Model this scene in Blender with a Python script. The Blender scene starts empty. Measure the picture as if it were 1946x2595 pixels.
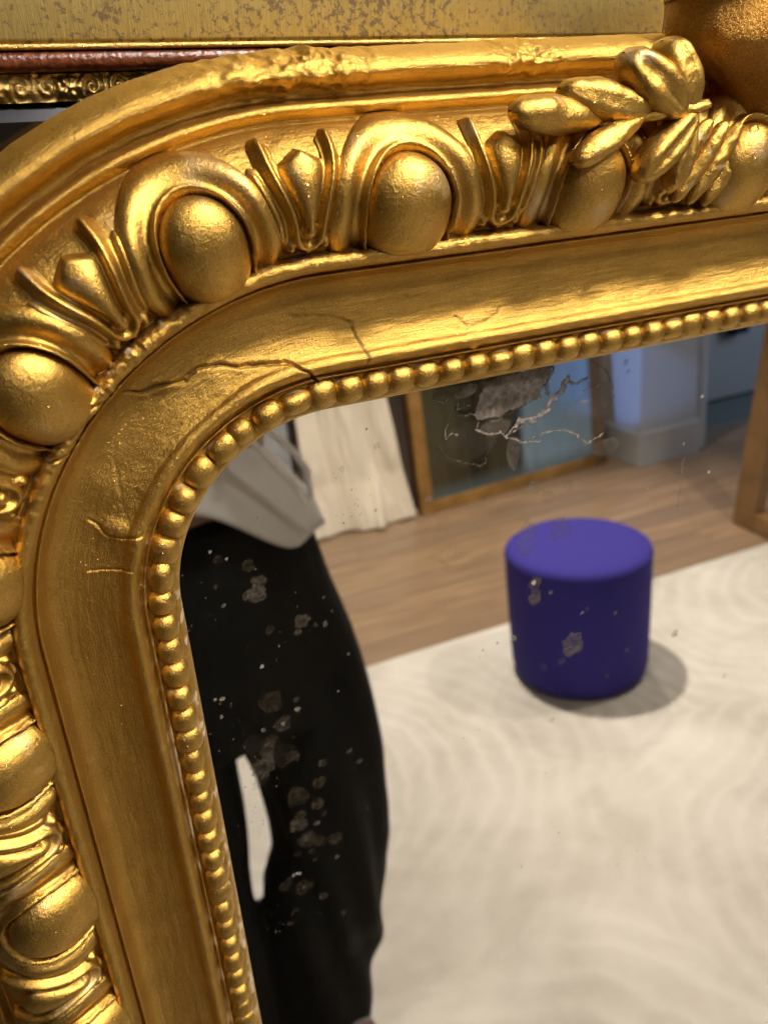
import bpy, math, random
import numpy as np
from mathutils import Matrix, Vector, noise as mnoise

random.seed(4); rng = np.random.default_rng(11)
SC = bpy.context.scene
COL = SC.collection
PI = math.pi

# ------------------------------------------------------------------ camera
P = 0.008                      # one bead of the beading, in metres: the unit of the frame's own coordinates
TILT = math.radians(3.5)       # how far the mirror leans back
OFF = Vector((0, 0, 1.3612567))
MW = Matrix(((P, 0, 0, OFF.x), (0, P*math.sin(TILT), -P*math.cos(TILT), OFF.y), (0, P*math.cos(TILT), P*math.sin(TILT), OFF.z), (0, 0, 0, 1)))
cd = bpy.data.cameras.new('camera'); cam = bpy.data.objects.new('camera', cd); COL.objects.link(cam)
cam.matrix_world = Matrix(((0.9136, 0.22329, -0.33983, -0.07488186), (-0.40439, 0.41148, -0.81679, -0.21155483),
                           (-0.04255, 0.88364, 0.46623, 1.49797324), (0, 0, 0, 1)))
cd.sensor_fit = 'HORIZONTAL'; cd.sensor_width = 36; cd.lens = 36*2200/1946
cd.clip_start = 0.02; cd.clip_end = 60
cd.dof.use_dof = True; cd.dof.focus_distance = 0.235; cd.dof.aperture_fstop = 22
SC.camera = cam

# ------------------------------------------------------------------ world and lamps
w = bpy.data.worlds.new('World'); SC.world = w; w.use_nodes = True
bg = w.node_tree.nodes['Background']; bg.inputs[0].default_value = (0.9, 0.8, 0.68, 1); bg.inputs[1].default_value = 0.10
SC.view_settings.view_transform = 'Standard'; SC.view_settings.look = 'None'; SC.view_settings.gamma = 1
SC.view_settings.exposure = 0.0
SC.cycles.max_bounces = 10; SC.cycles.glossy_bounces = 8; SC.cycles.diffuse_bounces = 4
SC.cycles.sample_clamp_indirect = 6; SC.cycles.blur_glossy = 0.6

def lamp(name, kind, loc, target, energy, color, size, **k):
    d = bpy.data.lights.new(name, kind); d.energy = energy; d.color = color
    o = bpy.data.objects.new(name, d); COL.objects.link(o); o.location = loc
    o.rotation_euler = (Vector(target)-Vector(loc)).to_track_quat('-Z', 'Y').to_euler()
    if kind == 'AREA': d.shape = 'RECTANGLE'; d.size, d.size_y = size
    else: d.shadow_soft_size = size
    for a, b in k.items(): setattr(d, a, b)
    return o
WARM = (1.0, 0.89, 0.755)
# place, watts, target, cone
SPOTS = [((1.00, -1.93, 2.62), 290, (1.05, -1.8, 0), 84), ((0.60, -0.66, 2.62), 145, (0.03, -.02, 1.38), 50), ((0.46, -1.42, 2.62), 30, (0.03, -.02, 1.38), 40), ((-0.45, -0.28, 2.62), 55, (.05, -.88, 1.05), 44),  # last on this line: fill added to brighten the person's front
         ((2.35, -1.15, 2.62), 95, (2.3, -1.1, 0), 84), ((.50, -.30, 2.62), 14, (.65, -.5, 0), 84), ((1.9, -2.62, 2.62), 60, (1.8, -2.8, 0), 84)]  # last pair: fill added for the rug near the glass and the back wall
for lx, en, tg, cone in SPOTS:
    lamp('downlight_lamp', 'SPOT', lx, tg, en, WARM, 0.045 if tg[2] < 1 else 0.11, spot_size=math.radians(cone), spot_blend=0.5)
lamp('window_lamp', 'AREA', (4.6, -2.2, 1.4), (2.9, -3.4, .5), 12, (0.60, 0.74, 1.0), (0.9, 1.1))
lamp('daylight_beam', 'SPOT', (-2.6, -1.15, 1.75), (2.6, -3.17, .42), 900, (0.22, 0.42, 1.0), .03, spot_size=math.radians(5.2), spot_blend=0.5)

# ------------------------------------------------------------------ materials
def mat(name, base=(.5, .5, .5), rough=.6, metal=0.0, spec=0.5):
    m = bpy.data.materials.new(name); m.use_nodes = True
    b = m.node_tree.nodes['Principled BSDF']
    b.inputs['Base Color'].default_value = (*base, 1); b.inputs['Roughness'].default_value = rough
    b.inputs['Metallic'].default_value = metal; b.inputs['Specular IOR Level'].default_value = spec
    return m, m.node_tree.nodes, m.node_tree.links, b
def N(ns, t, **k):
    n = ns.new(t)
    for a, b in k.items():
        if a.startswith('i_'): n.inputs[int(a[2:])].default_value = b
        else: setattr(n, a, b)
    return n
def noise(ns, ls, co, scale, detail=4, rough=.55, dist=0):
    n = N(ns, 'ShaderNodeTexNoise'); n.inputs['Scale'].default_value = scale; n.inputs['Detail'].default_value = detail
    n.inputs['Roughness'].default_value = rough; n.inputs['Distortion'].default_value = dist
    if co is not None: ls.new(co, n.inputs['Vector'])
    return n.outputs['Fac']
def ramp(ns, ls, fac, stops):
    r = N(ns, 'ShaderNodeValToRGB'); e = r.color_ramp.elements
    while len(e) < len(stops): e.new(.5)
    for q, (p_, c) in zip(e, stops):
        q.position = p_; q.color = (*c, 1) if len(c) == 3 else c
    ls.new(fac, r.inputs[0]); return r.outputs[0]
def mixc(ns, ls, f, a, b, blend='MIX'):
    m = N(ns, 'ShaderNodeMix', data_type='RGBA', blend_type=blend)
    for s, v in ((0, f), (6, a), (7, b)):
        if hasattr(v, 'links'): ls.new(v, m.inputs[s])
        else: m.inputs[s].default_value = v if s == 0 else (*v, 1)
    return m.outputs[2]
def mth(ns, ls, op, a, b=None, clamp=False):
    m = N(ns, 'ShaderNodeMath', operation=op, use_clamp=clamp)
    for s, v in ((0, a), (1, b)):
        if v is None: continue
        if hasattr(v, 'links'): ls.new(v, m.inputs[s])
        else: m.inputs[s].default_value = v
    return m.outputs[0]
def bump(ns, ls, h, strength, dist, normal=None):
    b = N(ns, 'ShaderNodeBump'); b.inputs['Strength'].default_value = strength; b.inputs['Distance'].default_value = dist
    ls.new(h, b.inputs['Height'])
    if normal is not None: ls.new(normal, b.inputs['Normal'])
    return b.outputs[0]
def objco(ns, ls, scale=(1, 1, 1), kind='Object'):
    t = N(ns, 'ShaderNodeTexCoord'); mp = N(ns, 'ShaderNodeMapping'); mp.inputs['Scale'].default_value = scale
    ls.new(t.outputs[kind], mp.inputs[0]); return mp.outputs[0]

def gold(name, base=(0.52, 0.315, 0.068), rough=.41, wear=True, glit=1.0, brush=1.0):
    m, ns, ls, b = mat(name, base, rough, 1.0)
    co = objco(ns, ls)                     # object coordinates, in beads (8 mm)
    big = noise(ns, ls, co, .55, 5, .6, .4)
    col = mixc(ns, ls, ramp(ns, ls, big, [(.3, (0, 0, 0)), (.7, (1, 1, 1))]), tuple(x*.86 for x in base), tuple(min(1, x*1.12) for x in base))
    speck = noise(ns, ls, co, 34, 2, .6)
    col = mixc(ns, ls, ramp(ns, ls, speck, [(.54, (0, 0, 0)), (.72, (.6, .6, .6))]), col, (0.95, .74, .32))
    if wear:
        at = N(ns, 'ShaderNodeAttribute', attribute_name='wear')
        grime = noise(ns, ls, co, 3.2, 6, .7)
        g2 = ramp(ns, ls, grime, [(.56, (0, 0, 0)), (.78, (.55, .55, .55))])
        col = mixc(ns, ls, g2, col, (0.26, .14, .05))
        wn = mth(ns, ls, 'MULTIPLY', at.outputs['Fac'], 1.0)
        col = mixc(ns, ls, wn, col, (0.55, .47, .38))
        ck = N(ns, 'ShaderNodeAttribute', attribute_name='crack_notch')
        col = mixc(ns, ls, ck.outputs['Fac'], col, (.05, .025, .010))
        ls.new(mth(ns, ls, 'SUBTRACT', 1.0, mth(ns, ls, 'MAXIMUM', mth(ns, ls, 'MULTIPLY', wn, .95), ck.outputs['Fac'])), b.inputs['Metallic'])
    ls.new(col, b.inputs['Base Color'])
    uv = objco(ns, ls, (1.1, 11, 1), 'UV')    # brush strokes run along the rail
    br = noise(ns, ls, uv, 1.0, 5, .65)
    fine = noise(ns, ls, co, 26, 3, .7)
    mid = noise(ns, ls, co, 8, 5, .65)
    rr = mth(ns, ls, 'ADD', mth(ns, ls, 'MULTIPLY', fine, .22), rough-.11)
    ls.new(rr, b.inputs['Roughness'])
    n1 = bump(ns, ls, br, 1.0, .00016*brush)
    n2 = bump(ns, ls, mid, 1.0, .00042*glit, n1)
    n3 = bump(ns, ls, fine, 1.0, .00013*glit, n2)
    vo = N(ns, 'ShaderNodeTexVoronoi'); vo.inputs['Scale'].default_value = 15; ls.new(co, vo.inputs['Vector'])
    sc_ = N(ns, 'ShaderNodeSeparateColor'); ls.new(vo.outputs['Color'], sc_.inputs[0])
    sel = mth(ns, ls, 'GREATER_THAN', sc_.outputs[0], .95); sel = mth(ns, ls, 'MULTIPLY', sel, mth(ns, ls, 'LESS_THAN', vo.outputs['Distance'], .36))
    off = N(ns, 'ShaderNodeVectorMath', operation='SUBTRACT'); ls.new(vo.outputs['Color'], off.inputs[0]); off.inputs[1].default_value = (.95, .5, .5)
    so = N(ns, 'ShaderNodeVectorMath', operation='SCALE'); ls.new(off.outputs[0], so.inputs[0]); ls.new(mth(ns, ls, 'MULTIPLY', sel, 1.1), so.inputs['Scale'])
    ad = N(ns, 'ShaderNodeVectorMath', operation='ADD'); ls.new(n3, ad.inputs[0]); ls.new(so.outputs[0], ad.inputs[1])
    nm = N(ns, 'ShaderNodeVectorMath', operation='NORMALIZE'); ls.new(ad.outputs[0], nm.inputs[0])
    ls.new(nm.outputs[0], b.inputs['Normal'])
    ls.new(mth(ns, ls, 'SUBTRACT', rr, mth(ns, ls, 'MULTIPLY', sel, .12)), b.inputs['Roughness'])
    return m
GOLD = gold('gilt_paint', glit=.62, brush=1.9)
GOLD_BEAD = gold('gilt_paint_bead', (0.52, 0.315, 0.068), .38, True, .6, .2)
GOLD_EGG = gold('gilt_paint_carving', (0.52, 0.315, 0.068), .38, True, .5, .4)
GOLD_OLD = gold('old_gilding', (0.50, 0.36, 0.13), .38, False, .8)
GOLD_CREST = gold('gilt_paint_crest', (0.36, 0.18, 0.035), .36, False, 1.2)

def mat_simple(name, base, rough, sc=8, amt=.25, bmp=.2, bd=.004, metal=0):
    m, ns, ls, b = mat(name, base, rough, metal)
    co = objco(ns, ls); n = noise(ns, ls, co, sc, 6, .6)
    ls.new(mixc(ns, ls, ramp(ns, ls, n, [(.3, (0, 0, 0)), (.7, (1, 1, 1))]), tuple(x*(1-amt) for x in base), tuple(min(1, x*(1+amt)) for x in base)), b.inputs['Base Color'])
    ls.new(bump(ns, ls, noise(ns, ls, co, sc*4, 4), bmp, bd), b.inputs['Normal'])
    return m

# ------------------------------------------------------------------ mesh helpers
def link(name, me, m=None, parent=None, label=None, cat=None, kind=None, group=None, mw=None, smooth=True):
    if m is not None and not me.materials: me.materials.append(m)
    if smooth and me.polygons: me.polygons.foreach_set('use_smooth', np.ones(len(me.polygons), bool))
    o = bpy.data.objects.new(name, me); COL.objects.link(o)
    if parent is not None: o.parent = parent
    if mw is not None: o.matrix_world = mw
    for k, v in (('label', label), ('category', cat), ('kind', kind), ('group', group)):
        if v: o[k] = v
    return o
def empty(name, label, cat, mw=None, loc=None, group=None):
    o = bpy.data.objects.new(name, None); COL.objects.link(o); o.empty_display_size = .05
    if mw is not None: o.matrix_world = mw
    if loc is not None: o.location = loc
    o['label'] = label; o['category'] = cat
    if group: o['group'] = group
    return o
def grid_mesh(name, V, uv=None, attrs=None, flip=False, wrap=False):
    """V: (n, m, 3) array of points -> quad mesh"""
    n, m = V.shape[:2]
    idx = np.arange(n*m).reshape(n, m)
    if wrap: idx = np.concatenate([idx, idx[:, :1]], 1)
    a, b, c, d = idx[:-1, :-1], idx[1:, :-1], idx[1:, 1:], idx[:-1, 1:]
    F = np.stack([a, d, c, b] if flip else [a, b, c, d], -1).reshape(-1, 4)
    me = bpy.data.meshes.new(name)
    me.vertices.add(n*m); me.vertices.foreach_set('co', V.reshape(-1).astype(np.float32))
    me.loops.add(F.size); me.loops.foreach_set('vertex_index', F.reshape(-1).astype(np.int32))
    me.polygons.add(len(F)); me.polygons.foreach_set('loop_start', np.arange(0, F.size, 4, dtype=np.int32))
    me.update(calc_edges=True)
    if uv is not None:
        l = me.uv_layers.new(name='UVMap'); l.data.foreach_set('uv', uv.reshape(-1, 2)[F.reshape(-1)].reshape(-1).astype(np.float32))
    for k, v in (attrs or {}).items():
        at = me.attributes.new(k, 'FLOAT', 'POINT'); at.data.foreach_set('value', v.reshape(-1).astype(np.float32))
    return me
def pydata(name, vs, fs):
    me = bpy.data.meshes.new(name); me.from_pydata([tuple(v) for v in vs], [], fs); me.update(); return me
def box_mesh(name, x0, x1, y0, y1, z0, z1, bev=0.0):
    import bmesh
    bm = bmesh.new(); bmesh.ops.create_cube(bm, size=1)
    for v in bm.verts: v.co = Vector((x0+(v.co.x+.5)*(x1-x0), y0+(v.co.y+.5)*(y1-y0), z0+(v.co.z+.5)*(z1-z0)))
    if bev: bmesh.ops.bevel(bm, geom=bm.edges[:], offset=bev, segments=2, affect='EDGES', profile=.6)
    me = bpy.data.meshes.new(name); bm.to_mesh(me); bm.free(); return me
def sm(a, b, x):
    t = np.clip((x-a)/(b-a), 0, 1); return t*t*(3-2*t)
_tab = rng.random((256, 256))
def vn(x, y):
    xi = np.floor(x).astype(int); yi = np.floor(y).astype(int); fx = x-xi; fy = y-yi
    fx = fx*fx*(3-2*fx); fy = fy*fy*(3-2*fy)
    g = lambda i, j: _tab[(xi+i) & 255, (yi+j) & 255]
    return (g(0, 0)*(1-fx)+g(1, 0)*fx)*(1-fy)+(g(0, 1)*(1-fx)+g(1, 1)*fx)*fy
def fbm(x, y, o=4):
    r = 0; a = .5; t = 0
    for k in range(o):
        r = r+a*vn(x*2**k+17.3*k, y*2**k+5.1*k); t += a; a *= .5
    return r/t-.5
def poly_dist(S, U, pts):
    d = np.full(S.shape, 1e9)
    for (a, b), (c, e) in zip(pts[:-1], pts[1:]):
        vx, vy = c-a, e-b; L = vx*vx+vy*vy+1e-9
        t = np.clip(((S-a)*vx+(U-b)*vy)/L, 0, 1)
        d = np.minimum(d, np.hypot(S-a-t*vx, U-b-t*vy))
    return d

# ------------------------------------------------------------------ the gilt mirror frame: sweep in frame coordinates (beads)
R = 6.8715; RR = R+6.6; L = RR*PI/4; XH = 24.0; YB = -162.0; GZ = -1.2
PROF = [(-.80, -1.35), (-.80, -1.1), (-.76, -.7), (-.66, -.34), (-.5, -.2), (.35, -.14), (.48, -.12), (.54, .04), (.60, .06), (.64, -.10), (.70, -.10), (.76, .14),
        (.92, .36), (1.08, .42), (1.24, .32), (1.36, .14), (1.7, -.04), (2.2, -.22), (2.8, -.36), (3.3, -.38), (3.66, -.18), (3.88, .2), (3.98, .44), (4.04, .48), (4.09, .26), (4.14, .24),
        (4.19, .80), (4.29, 1.22), (4.46, 1.42), (4.64, 1.42), (4.76, 1.24), (4.81, .98), (4.87, .86), (5.1, 1.04), (5.6, 1.42), (6.2, 1.68), (6.9, 1.74), (7.5, 1.52), (8.05, 1.02),
        (8.4, .42), (8.5, .10), (8.6, -.02), (8.72, .1), (8.88, .26), (9.02, .18), (9.12, -.14), (9.25, -.34), (9.42, -.3), (9.6, .08), (9.8, .28),
        (10.05, .20), (10.3, -.16), (10.5, -.78), (10.62, -1.7), (10.6, -3.0), (10.5, -5.5), (10.3, -5.6)]
def dense_profile(step):
    p = np.array(PROF); out = []
    k = len(p)
    for i in range(k-1):
        p0, p1, p2, p3 = p[max(i-1, 0)], p[i], p[i+1], p[min(i+2, k-1)]
        n = max(2, int(np.hypot(*(p2-p1))/step*2))
        for t in np.linspace(0, 1, n, endpoint=False):
            # centripetal-ish catmull rom with limited tangents
            m1 = (p2-p0)*.5*min(1, np.hypot(*(p2-p1))/(.5*np.hypot(*(p2-p0))+1e-6)); m2 = (p3-p1)*.5*min(1, np.hypot(*(p2-p1))/(.5*np.hypot(*(p3-p1))+1e-6))
            h = t*t*t; q = t*t
            out.append((2*h-3*q+1)*p1+(h-2*q+t)*m1+(-2*h+3*q)*p2+(h-q)*m2)
    out.append(p[-1]); out = np.array(out)
    d = np.r_[0, np.cumsum(np.hypot(*np.diff(out, axis=0).T))]
    v = np.linspace(0, d[-1], int(d[-1]/step)+1)
    u = np.interp(v, d, out[:, 0]); z = np.interp(v, d, out[:, 1])
    du = np.gradient(u); dz = np.gradient(z); l = np.hypot(du, dz)+1e-9
    return v, u, z, -dz/l, du/l
def place(s, u, z):
    """(arc length, distance outward, height) -> frame coordinates"""
    a = np.clip(s, -L, L)/RR; th = 3*PI/4+a
    X = (R+u)*np.cos(th)+np.where(s < -L, -L-s, 0)
    Y = (R+u)*np.sin(th)-np.where(s > L, s-L, 0)
    return np.stack([X, Y, z+0*X], -1)
EGG0 = 0.30; PITCH = 6.75; EA, EB = 1.40, 2.62
def egg_d(ds, u):
    """signed distance (about) outside the egg's U outline"""
    dx = np.abs(ds); top = 7.45; w_ = EA*(1-.12*np.clip((5.6-u)/1., 0, 1))
    cy = top-EA*1.12
    q = np.where(u > cy, np.hypot(dx/w_, (u-cy)/(top-cy)), dx/w_)
    return (q-1)*EA
CR = [([(-1.25, 3.63), (-1.66, 3.16), (-2.44, 2.91), (-3.33, 2.53), (-4.2, 2.58), (-5.21, 2.28), (-5.94, 1.9), (-6.87, 1.71), (-8.33, 1.43), (-9.25, .97), (-9.96, .37), (-10.35, .05)], .045, .16),
      ([(-9.31, 2.71), (-10.65, 2.6), (-11.62, 2.3), (-11.74, 1.73), (-12.02, 1.04), (-11.91, .73)], .03, .08),
      ([(-.57, 3.58), (.6, 3.01), (1.52, 2.6), (2.67, 2.04), (3.78, 1.65)], .03, .03),
      ([(4.62, 2.62), (4.77, 2.3), (5.18, 1.94), (5.12, 1.49), (4.66, 1.02), (4.05, .97)], .035, .08),
      ([(7.21, 2.35), (7.02, 1.84), (6.83, 1.1)], .03, .07), ([(-10.31, .5), (-10.72, -.05), (-10.65, -.37)], .05, .15),
      ([(-15.6, 1.9), (-16.0, 1.5), (-17.0, 1.6), (-17.4, 1.9)], .02, .05), ([(1.2, 4.0), (1.9, 4.5), (2.2, 4.75)], .04, .12), ([(-.9, 4.1), (-.3, 4.5), (-.1, 4.8)], .04, .14)]
def body_disp(s, u):
    h = .035*fbm(s*.5, u*.9, 3)+.018*fbm(s*2.2, u*2.8, 4)
    cove = sm(1.0, 1.5, u)*(1-sm(3.8, 4.1, u))
    h = h+cove*(.07*fbm(s*.35+9, u*2.2, 4)+.03*fbm(s*.8, u*7, 3))
    band = sm(4.85, 5.1, u)*(1-sm(8.2, 8.5, u))
    h = h+band*(.10*fbm(s*1.8, u*1.8, 5))
    tor = sm(9.2, 9.6, u)
    rough = np.exp(-((s+11.0)/1.8)**2)+.9*np.exp(-((s+18.4)/1.2)**2)+.35*np.exp(-((s+9)/1.0)**2)
    h = h+tor*(.06*fbm(s*1.2, u*3, 4)+rough*.42*fbm(s*3.4, u*3.8, 5))
    h = h+tor*(-.16*np.exp(-((s+18.6)/.5)**2-((u-10.15)/.25)**2))
    # crusted fillet, worst round the corner
    fil = np.exp(-((u-4.56)/.30)**4)
    cr = .35+1.0*np.exp(-((s+1.2)/3.6)**2)+.35*np.exp(-((s+13)/3)**2)
    h = h+fil*cr*(.22*fbm(s*3.1, u*3.4, 5)+.10*np.maximum(0, fbm(s*6.5, u*6.0, 3)))
    wav = np.exp(-((u-.9)/.35)**2); h = h+wav*.10*fbm(s*.45+3, u*.4, 2)
    for pts, w_, dep in CR:
        a = np.array(pts); m = (s > a[:, 0].min()-1) & (s < a[:, 0].max()+1) & (u > a[:, 1].min()-1) & (u < a[:, 1].max()+1)
        if m.any():
            ss = s[m]; uu = u[m]; wob = .10*fbm(ss*3, uu*3, 3)
            d = poly_dist(ss+wob, uu+wob, pts)
            h[m] += -dep*.8*np.exp(-(d/w_)**2)+dep*.13*np.exp(-((d-.14)/.12)**2)
    # plaster lumps beside the cracks
    for (a, b, ra, rb, q) in [(4.75, 1.75, .55, .45, .16), (-2.7, 2.75, .5, .16, .12), (-4.6, 2.15, .8, .5, .05), (3.0, 2.4, .9, .6, .07), (-7.4, 1.2, 1.4, .25, .08), (-5.5, 1.15, 1.3, .25, .08),
                              (5.6, 1.0, .8, .25, .08), (-16.2, .72, .15, .08, .1), (.6, 3.3, 1.2, .25, .10)]:
        h = h+q*np.exp(-((s-a)/ra)**2-((u-b)/rb)**2)
    return h
def orn_disp(s, u):
    """carved relief, used on the stretches outside the close view, in one mesh"""
    ds = (s-EGG0+PITCH/2) % PITCH-PITCH/2; d = egg_d(ds, u)
    h = np.where(d < 0, .12+.7*np.sqrt(np.clip(1-(1+d/EA)**2, 0, 1)), 0)
    h = h+.30*np.exp(-((d-.6)/.3)**2)+.3*np.exp(-(((np.abs(ds)-PITCH/2)/.45)**2))
    return h*sm(4.84, 4.9, u)*(1-sm(8.2, 8.45, u))
def crack_notch_attr(s, u):
    c = np.zeros_like(s)
    for pts, w_, dep in CR[:3]+CR[5:]:
        a = np.array(pts); m = (s > a[:, 0].min()-1) & (s < a[:, 0].max()+1) & (u > a[:, 1].min()-1) & (u < a[:, 1].max()+1)
        if m.any():
            ss = s[m]; uu = u[m]; wob = .10*fbm(ss*3, uu*3, 3); d = poly_dist(ss+wob, uu+wob, pts)
            c[m] = np.maximum(c[m], np.exp(-(d/.035)**2)*min(1, dep/.10)*sm(-.12, .1, fbm(ss*1.3, uu*1.3+5, 2)))
    under = np.exp(-((u-4.84)/.03)**2)*.6  # dark line painted all along the notch below the egg band
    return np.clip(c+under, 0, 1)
def wear_attr(s, u):
    n1 = fbm(s*3.3+40, u*3.3, 5); n2 = fbm(s*1.1, u*1.1+30, 3)
    w_ = sm(.30, .36, n1+.3*n2)*.12
    edge = np.exp(-((u-4.80)/.10)**2)*(np.exp(-((s+1)/3.2)**2)+.25)
    w_ = w_+edge*sm(.06, .16, fbm(s*4.2, u*3, 4))*1.2
    lip = sm(.2, -.35, u+.0*s)*(1-sm(-.5, -.82, u)*0)
    w_ = w_+.8*np.exp(-((u+.62)/.22)**2)*sm(.08, .2, fbm(s*2.1, u*5+7, 4))*sm(5, 12, s)
    w_ = w_+.7*np.exp(-((u-.62)/.12)**2)*sm(.05, .2, fbm(s*1.4, u*3+17, 4))*sm(3, 7, s)
    band = sm(4.9, 5.2, u)*(1-sm(8.3, 8.5, u))
    w_ = w_+band*.35*sm(.12, .3, fbm(s*.9+80, u*.9, 4))
    return np.clip(w_, 0, 1)
def sweep(name, s, step, orn=False, mirror_x=False):
    v, u, z, nu, nz = dense_profile(step)
    S = np.repeat(s[:, None], len(v), 1); U = np.repeat(u[None], len(s), 0)
    h = body_disp(S, U)
    if orn: h = h+orn_disp(S, U)
    h = h*np.clip((v-1.0)/.5, 0, 1)[None]*np.clip((v[-1]-v)/2., 0, 1)[None]
    V = place(S, U+nu[None]*h, z[None]+nz[None]*h)
    if mirror_x: V[..., 0] = 2*XH-V[..., 0]
    return grid_mesh(name, V, np.stack([S, U], -1), {'wear': wear_attr(S, U), 'crack_notch': crack_notch_attr(S, U)}, flip=not mirror_x)

mirror = empty('gilt_mirror', 'carved gold mirror in front, egg and dart border, beaded inner edge, spotted old glass', 'mirror', mw=MW)
SA, SB = -(L+22.0), 31.0
s_main = np.arange(SA, SB, .055)
link('moulding', sweep('moulding', s_main, .05), GOLD, mirror)
link('moulding', sweep('moulding_side', np.arange(SB-.06, L-YB, .3), .14, True), GOLD, mirror)
link('moulding', sweep('moulding_top', np.arange(-(L+XH), SA+.06, .2), .12, True), GOLD, mirror)
link('moulding', sweep('moulding_far', np.arange(-(L+XH), L-YB, .3), .16, True, True), GOLD, mirror)
# bottom rail
v_, u_, z_, nu_, nz_ = dense_profile(.16)
xs = np.linspace(-R+.6, 2*XH+R-.6, 160)
S = np.repeat(xs[:, None], len(v_), 1); U = np.repeat(u_[None], len(xs), 0); hh = orn_disp(S, U)
link('moulding', grid_mesh('moulding_bottom', np.stack([S, YB+9.7-U, z_[None]+nz_[None]*hh], -1), np.stack([S, U], -1), {'wear': wear_attr(S, U)}), GOLD, mirror)
# wooden back board of the frame
bb = box_mesh('back_board', -R-10.2, 2*XH+R+10.2, YB, R+3.0, -5.5, -1.9)
link('back_board', bb, mat_simple('raw_wood', (.20, .12, .06), .8), mirror, smooth=False)

# carved pieces, each a mesh of its own laid on the moulding ------------
_v, _u, _z, _nu, _nz = dense_profile(.02)
_vis = (_u > -.85)
def prof_at(u):
    """profile height and normal at u on the front face"""
    k = (_v > _v[np.argmax(_u > -.55)]) & (_v < _v[np.argmax(_u)])
    uu = _u[k]; o = np.argsort(uu)
    return np.interp(u, uu[o], _z[k][o]), np.interp(u, uu[o], _nu[k][o]), np.interp(u, uu[o], _nz[k][o])
def patch(name, s0, s1, u0, u1, hf, m, step=.05, warp=0.0, seed=0):
    s = np.arange(s0, s1+step, step); u = np.arange(u0, u1+step, step)
    S, U = np.meshgrid(s, u, indexing='ij'); h = hf(S, U)
    h = h+np.where(h > -.2, .05*fbm(S*1.1+seed, U*1.1, 3)+.008*fbm(S*6+seed, U*6, 2), 0)
    z, nu, nz = prof_at(U); h0 = np.maximum(h, -.35)
    base = .12*fbm(S*1.8, U*1.8, 5)*0
    V = place(S, U+nu*h0, z+nz*h0+base)
    # drop the faces that lie buried
    me = grid_mesh(name, V, np.stack([S, U], -1), {'wear': wear_attr(S+seed*3.3, U)*.7}, flip=True)
    import bmesh
    bm = bmesh.new(); bm.from_mesh(me); hv = h.reshape(-1); bm.verts.ensure_lookup_table()
    dele = [f for f in bm.faces if all(hv[v.index] < -.3 for v in f.verts)]
    bmesh.ops.delete(bm, geom=dele, context='FACES'); bm.to_mesh(me); bm.free()
    return link(name, me, m, mirror)
k0 = math.ceil((SA-EGG0)/PITCH); k1 = math.floor((SB-EGG0)/PITCH)
for k in range(k0, k1+1):
    c = EGG0+k*PITCH; jw = 1+.05*math.sin(k*2.3); jt = .06*math.sin(k*1.7+1)
    def eggh(S, U, c=c, jw=jw, jt=jt):
        x = (S-c)/jw+jt*(U-6); y_ = U+jt; cy = 5.78; b_ = np.where(y_ > cy, 1.68, 1.14)
        q2 = (x/EA)**2+np.abs((y_-cy)/b_)**np.where(y_ > cy, 2.1, 6.)
        h = -.06+.92*np.sqrt(np.clip(1-q2, 0, 1))
        return np.where((q2 < 1) & (U > 4.66), h, -.5)
    patch('egg', c-1.75, c+1.75, 4.66, 7.75, eggh, GOLD_EGG, .045, seed=k)
    def surh(S, U, c=c, jw=jw, jt=jt):
        d = egg_d((S-c)/jw+jt*(U-6), U+jt); wd = 1.05+.32*sm(6.6, 4.9, U)
        t = d/wd
        h = .34*np.exp(-((d-.09)/.06)**2)+.09*(t > 0)+.17*np.exp(-((t-.66)/.26)**2)-.06*np.exp(-((t-.3)/.12)**2)
        h = np.where((t > -.04) & (t < 1.0), h*(1-sm(.9, 1.0, t)*1.6), -.5)
        return np.where(U > 4.8, h, -.5)
    patch('egg_surround', c-3.1, c+3.1, 4.74, 8.5, surh, GOLD_EGG, .05, seed=k+20)
    if k < k1:
        c2 = c+PITCH/2
        def darth(S, U, c=c2, k=k):
            x = (S-c)+.06*np.sin(k*3.1)*(U-6); ax = np.abs(x)
            w_ = .20+.50*sm(5.6, 7.7, U)                      # half width of the middle tongue
            endc = np.hypot(x/.34, (U-5.78)/.34)
            tongue = .46*np.sqrt(np.clip(1-np.where(U < 5.78, endc, ax/w_)**2, 0, 1))*(1-sm(7.5, 7.95, U+.5*ax))
            rimd = np.where(U < 5.7, np.hypot(x, U-5.7), ax)-(w_+.24)
            rim = .38*np.exp(-(rimd/.20)**2)*(1-sm(8.0, 8.35, U))*sm(5.0, 5.25, U)
            rim2 = .20*np.exp(-((rimd-.46)/.16)**2)*(1-sm(7.2, 7.8, U))*sm(5.1, 5.6, U)
            ball = .34*np.exp(-(((ax-.62)/.2)**2+((U-5.28)/.2)**2))+.3*np.exp(-((x/.22)**2+((U-5.12)/.16)**2))
            groove = -.10*np.exp(-((rimd+.16)/.07)**2)
            h = (tongue**4+np.maximum(rim, 0)**4+np.maximum(rim2, 0)**4+ball**4)**.25+groove
            return np.where((h > .04) & (U > 4.85), h, -.5)*1.0
        patch('dart', c2-1.75, c2+1.75, 4.86, 8.45, darth, GOLD_EGG, .045, seed=k+40)

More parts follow.
